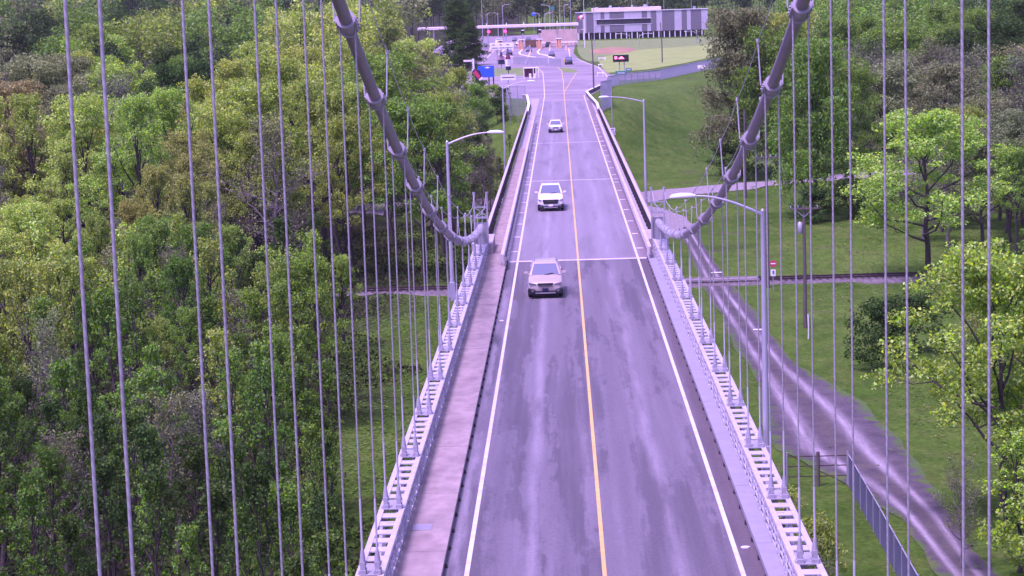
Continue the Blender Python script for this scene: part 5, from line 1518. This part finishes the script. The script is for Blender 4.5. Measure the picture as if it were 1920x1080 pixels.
plant('bare', 9.4, 92, 4.0, 3.0, 'grey', 'leafless twiggy bush close against the right girder')
plant('sapling', 9.3, 99, 4.5, 3.0, 'olive', 'scraggly young tree close against the right girder')
plant('shrub', 35, 455, 4.5, 6, 'dark', 'dark bush at the right end of the slatted fence')
plant('broad', 40, 425, 11, 10, 'grey', 'greyish low tree hiding the right end of the fence')
plant('shrub', 21.2, 97, 4.5, 5.5, 'bright', 'fresh green bush in the bottom right corner')
plant('sapling', 20.4, 99.5, 7.0, 3.4, 'bright', 'fresh green sapling in front of the nearest right hand trunk')
plant('shrub', 28.6, 250, 4.0, 7.0, 'dark', 'dark bush at the foot of the tall drooping tree')
plant('shrub', 33.0, 252, 4.5, 7.0, 'dark', 'dark bush right of the foot of tall drooping tree')
plant('shrub', 24.0, 306, 5.0, 8.0, 'dark', 'dark bush under the greyish drooping tree by the bank')
plant('shrub', -15.2, 384, 3.4, 5, 'dark', 'dark bush at the car park edge below the diamond sign')
plant('shrub', -12.6, 381, 2.8, 4.5, 'olive', 'olive bush at the car park edge below the blue sign')
plant('shrub', -10.8, 377, 2.4, 3.6, 'dark', 'low dark bush beside the left viaduct fence')
plant('shrub', -18.5, 372, 6.5, 7, 'olive', 'tall olive bush on the left bank below the pylon sign')
plant('shrub', -14.5, 352, 6.0, 6, 'green', 'mid green bush on the bank left of the viaduct end')
plant('shrub', -11.0, 345, 4.0, 5, 'dark', 'dark bush on the bank closest to the viaduct end')
named = [(p[0].location.x, p[0].location.y, 3.5) for p in PLANTS]

# --- left woods
scatter('young growth low in left woods', 92, 74, 122, LWL, lambda y: -10.5 if y < 92 else -13.2, (6.0, 10.0), 1.8, (('sapling', 9), ('shrub', 0.4), ('bare', 0.8), ('oval', 1.0)), (0.65, 1.05), named)
scatter('young growth in middle of left woods', 82, 122, 170, LWL, lambda y: -17.8, (7.5, 12.5), 2.7, (('sapling', 5), ('shrub', 0.4), ('broad', 0.5), ('oval', 3.4), ('bare', 0.9)), (0.62, 0.95), named)
scatter('trees before the railway, left woods', 24, 165, 197, LWL, lambda y: -31, (9, 14), 4.6, (('broad', 1.5), ('oval', 4), ('bare', 1)), (0.7, 1.0), named)
scatter('trees beyond the railway, left woods', 50, 205, 255, LWL, lambda y: -13, (13, 19.5), 4.6, (('broad', 1.6), ('oval', 5), ('bare', 0.8)), (0.72, 1.0), named)
scatter('tall trees deep in the left woods', 56, 255, 340, LWL, lambda y: -0.05 * y - 5.5, (15, 21.5), 6.4, (('broad', 3), ('oval', 4), ('bare', 0.6)), (0.85, 1.15), named)
scatter('trees close against the viaduct, left side', 16, 238, 300, lambda y: -19, lambda y: -9.8, (8.5, 13), 2.6, (('oval', 3), ('broad', 2), ('bare', 1.5)), (0.75, 1.0), named)
scatter('scrub against the viaduct, left side', 14, 215, 330, lambda y: -14, lambda y: -8.5, (3, 6), 3.2, (('shrub', 4), ('sapling', 2)), (0.9, 1.3), named)
# --- right side
RXR = lambda y: 0.235 * y + 10
scatter('trees at right edge near the lane', 22, 92, 160, lambda y: 0.183 * y + 2.0, lambda y: 0.215 * y + 3, (5.5, 10.5), 2.4, (('oval', 2), ('broad', 3), ('sapling', 2), ('shrub', 2)), (0.9, 1.2), named)
scatter('scrub below the forked tree, right', 12, 148, 196, lambda y: 0.15 * y + 4, lambda y: 0.22 * y + 2, (5.5, 9), 3.0, (('shrub', 4), ('sapling', 1)), (0.9, 1.3), named)
scatter('trees behind the forked tree, right', 22, 205, 262, lambda y: 0.155 * y + 2, RXR, (9, 14), 5.0, (('broad', 3), ('oval', 2), ('bare', 2)), (0.9, 1.2), named)
scatter('trees beyond the gravel path, right', 34, 262, 345, lambda y: max(38, 0.14 * y), RXR, (13, 19), 6.0, (('broad', 3), ('oval', 2), ('bare', 4), ('willow', 0.7)), (0.9, 1.25), named)
scatter('tall trees deep on the right', 26, 345, 430, lambda y: max(46, 0.125 * y), RXR, (15, 21), 7.5, (('broad', 4), ('oval', 3), ('bare', 1)), (1.0, 1.35), named)

ORD = ['first', 'second', 'third', 'fourth', 'fifth', 'sixth', 'seventh', 'eighth', 'ninth', 'tenth', 'eleventh', 'twelfth', 'thirteenth', 'fourteenth', 'fifteenth', 'sixteenth', 'seventeenth', 'eighteenth', 'nineteenth', 'twentieth']
def ordinal(i):
    if i < 20: return ORD[i]
    n = i + 1
    return '%d%s' % (n, 'th' if 10 <= n % 100 <= 20 else {1: 'st', 2: 'nd', 3: 'rd'}.get(n % 10, 'th'))
KW = {'broad': 'broad tree', 'oval': 'slender tree', 'sapling': 'sapling', 'willow': 'drooping tree', 'shrub': 'bush', 'bare': 'bare tree', 'conifer': 'conifer'}
KC = {'shrub': 'bush', 'sapling': 'sapling'}
zones = {}
for p in PLANTS:
    if p[3]: zones.setdefault((p[3], p[1], p[2]), []).append(p)
for (zn, kd, co), lst in zones.items():
    lst.sort(key=lambda p: p[0].location.x / p[0].location.y)
    for i, p in enumerate(lst):
        w = WORD[co] if kd != 'bare' else {'grey': 'olive tinged', 'twig': 'grey'}.get(co, 'grey')
        if len(lst) == 1: lab = 'only %s %s among %s' % (w, KW[kd], zn)
        else: lab = '%s %s, %s from left among %s' % (w, KW[kd], ordinal(i), zn)
        tag(p[0], lab, KC.get(kd, 'tree'), zn)
for p in PLANTS:
    if p[4]: tag(p[0], p[4], KC.get(p[1], 'tree'))

# --- far woodland beyond countable trees: one mass
def far_woods():
    rs = np.random.RandomState(5)
    Vs, Fs, Cs, base = [], [], [], 0
    TV, TF = [], []
    pal = np.array([COLR[c] for c in ('dark', 'green', 'olive', 'green', 'yellow', 'grey', 'dark')])
    def tree(x, y, h, r, col, n):
        nonlocal base
        z0 = gz(x, y)
        nc = 16
        d = rs.normal(size=(nc, 3)); d /= np.linalg.norm(d, axis=1)[:, None]
        cc = d * np.array([r * 0.75, r * 0.75, h * 0.30]) * rs.uniform(0.5, 1.0, (nc, 1)) + np.array([x, y, z0 + h * 0.62])
        pk = rs.randint(0, nc, n)
        e = rs.normal(size=(n, 3)); e /= np.linalg.norm(e, axis=1)[:, None]
        C = cc[pk] + e * rs.uniform(0.3, 1.0, (n, 1)) ** 0.5 * np.array([r * 0.38, r * 0.38, h * 0.11])
        V, F = leaf_quads(C, 0.40 if y < 640 else 0.62, rs)
        Vs.append(V); Fs.append(F + base); base += len(V)
        Cs.append(np.repeat(np.clip(col * rs.uniform(0.8, 1.2) + rs.normal(size=(n, 3)) * 0.006, 0.01, 1), 4, axis=0))
        b = len(TV)
        branch_tube([(x, y, z0 - 0.5), (x + rs.normal() * 0.3, y, z0 + h * 0.5), (x, y, z0 + h * 0.85)], 0.22, 0.06, TV, TF, 5)
    for i in range(150):
        y = math.sqrt(rs.uniform(345 ** 2, 640 ** 2)); x = -rs.uniform(max(34, 0.045 * y + 20), 0.272 * y + 12)
        u, v = uv(x, y, gz(x, y) + 11)
        tree(x, y, rs.uniform(13, 20), rs.uniform(4.0, 6.5), np.array(COLR[colour_at(u, v)]), 1900)
    for i in range(150):
        y = rs.uniform(640, 1250); x = -rs.uniform(max(46, 0.06 * y), 0.275 * y + 15)
        tree(x, y, rs.uniform(17, 25), rs.uniform(5, 8), pal[rs.randint(len(pal))], 800)
    for i in range(150):
        y = rs.uniform(850, 1200); x = rs.uniform(-66, 95)
        tree(x, y, rs.uniform(17, 25), rs.uniform(5, 8), pal[rs.choice([0, 0, 0, 0, 5])] * 0.8, 800)
    for i in range(120):
        y = rs.uniform(440, 950); x = rs.uniform(max(52, 0.085 * y + 16), 0.24 * y + 20)
        u, v = uv(x, y, gz(x, y) + 11)
        tree(x, y, rs.uniform(14, 21), rs.uniform(4.5, 7), np.array(COLR[colour_at(u, v)]), 900)
    me = np_mesh('far_woodland', np.concatenate(Vs), np.concatenate(Fs), far_leaf)
    at = me.color_attributes.new('leaf_colour', 'FLOAT_COLOR', 'POINT')
    cc = np.concatenate(Cs); cc = np.concatenate([cc, np.ones((len(cc), 1))], 1).astype(np.float32)
    at.data.foreach_set('color', cc.ravel())
    o = put(me, 'far_woodland'); tag(o, 'distant mixed green woodland closing the view behind trees and plaza', 'woodland', kind='stuff')
    t = put(np_mesh('trunks', TV, TF, M['bark'], True), 'trunks', None, o); tag(t, kind='stuff')
far_leaf = leaf_material('far_leaves', 0.25)
nt = far_leaf.node_tree
va = nt.nodes.new('ShaderNodeVertexColor'); va.layer_name = 'leaf_colour'
for lk in list(nt.links):
    if lk.from_node.bl_idname == 'ShaderNodeObjectInfo':
        to = lk.to_socket; nt.links.remove(lk); nt.links.new(va.outputs[0], to)
far_woods()

# --- undergrowth and rough grass, uncountable
def ground_cover(name, n, region, size, cols, label, hmax, up):
    rs = np.random.RandomState(len(name) * 7)
    pts = []
    while len(pts) < n:
        p = region(rs)
        if p is not None: pts.append(p)
    P = np.array(pts)
    z = ground_z(P[:, 0], P[:, 1])
    C = np.stack([P[:, 0], P[:, 1], z + 0.05 + rs.rand(n) ** 2 * hmax * (0.4 + 0.6 * (np.sin(P[:, 0] * 0.9) * np.sin(P[:, 1] * 0.7) * 0.5 + 0.5))], 1)
    V, F = leaf_quads(C, size, rs, up=up, long=2.0)
    me = np_mesh(name, V, F, far_leaf)
    at = me.color_attributes.new('leaf_colour', 'FLOAT_COLOR', 'POINT')
    cc = np.array(cols)[rs.randint(0, len(cols), n)]
    cc = np.repeat(np.concatenate([cc, np.ones((n, 1))], 1), 4, axis=0).astype(np.float32)
    at.data.foreach_set('color', cc.ravel())
    tag(put(me, name), label, 'ground cover', kind='stuff')
def reg_left(rs):
    y = math.sqrt(rs.uniform(85 ** 2, 255 ** 2)); x = rs.uniform(-(0.27 * y + 5), -8)
    lim = -16 + 3 * math.sin(y * 0.13) + 1.5 * math.sin(y * 0.41)
    if 112 < y < 197 and x > lim: return None
    if 197 < y < 204.5: return None
    return x, y
ground_cover('undergrowth', 60000, reg_left, 0.16, [(0.03, 0.06, 0.010), (0.03, 0.05, 0.012), (0.045, 0.035, 0.022), (0.05, 0.10, 0.012)], 'low leafy undergrowth covering the floor of left woods', 0.7, 0.4)
def reg_right(rs):
    y = math.sqrt(rs.uniform(85 ** 2, 260 ** 2)); x = rs.uniform(7, 0.235 * y + 6)
    if 11.0 < x < 21 and rs.rand() < 0.985: return None
    if 197.5 < y < 203.5: return None
    return x, y
ground_cover('rough_grass', 16000, reg_right, 0.13, [(0.09, 0.21, 0.012), (0.12, 0.22, 0.025), (0.08, 0.18, 0.012), (0.15, 0.19, 0.04)], 'tufts of rough grass scattered over the right hand ground', 0.15, 2.5)
def reg_lawn(rs):
    y = math.sqrt(rs.uniform(110 ** 2, 198 ** 2)); x = rs.uniform(-19, -7)
    return x, y
ground_cover('verge_grass', 14000, reg_lawn, 0.13, [(0.08, 0.19, 0.012), (0.10, 0.20, 0.02), (0.07, 0.16, 0.012)], 'green grass strip on the ground left of the bridge', 0.12, 2.5)

# ------------------------------------------------------------------ air
hz = MB().box((0, 640, 20), (1500, 1500, 70)).build('haze', None)
tag(hz, kind='stuff')
hm = bpy.data.materials.new('haze'); hm.use_nodes = True
hn = hm.node_tree
for n in list(hn.nodes): hn.nodes.remove(n)
ho = hn.nodes.new('ShaderNodeOutputMaterial'); hv = hn.nodes.new('ShaderNodeVolumePrincipled')
hv.inputs['Color'].default_value = (0.94, 1.0, 0.90, 1); hv.inputs['Density'].default_value = 0.00005; hv.inputs['Anisotropy'].default_value = 0.2
hn.links.new(hv.outputs[0], ho.inputs['Volume'])
hz.data.materials.append(hm)
scene.cycles.volume_bounces = 0
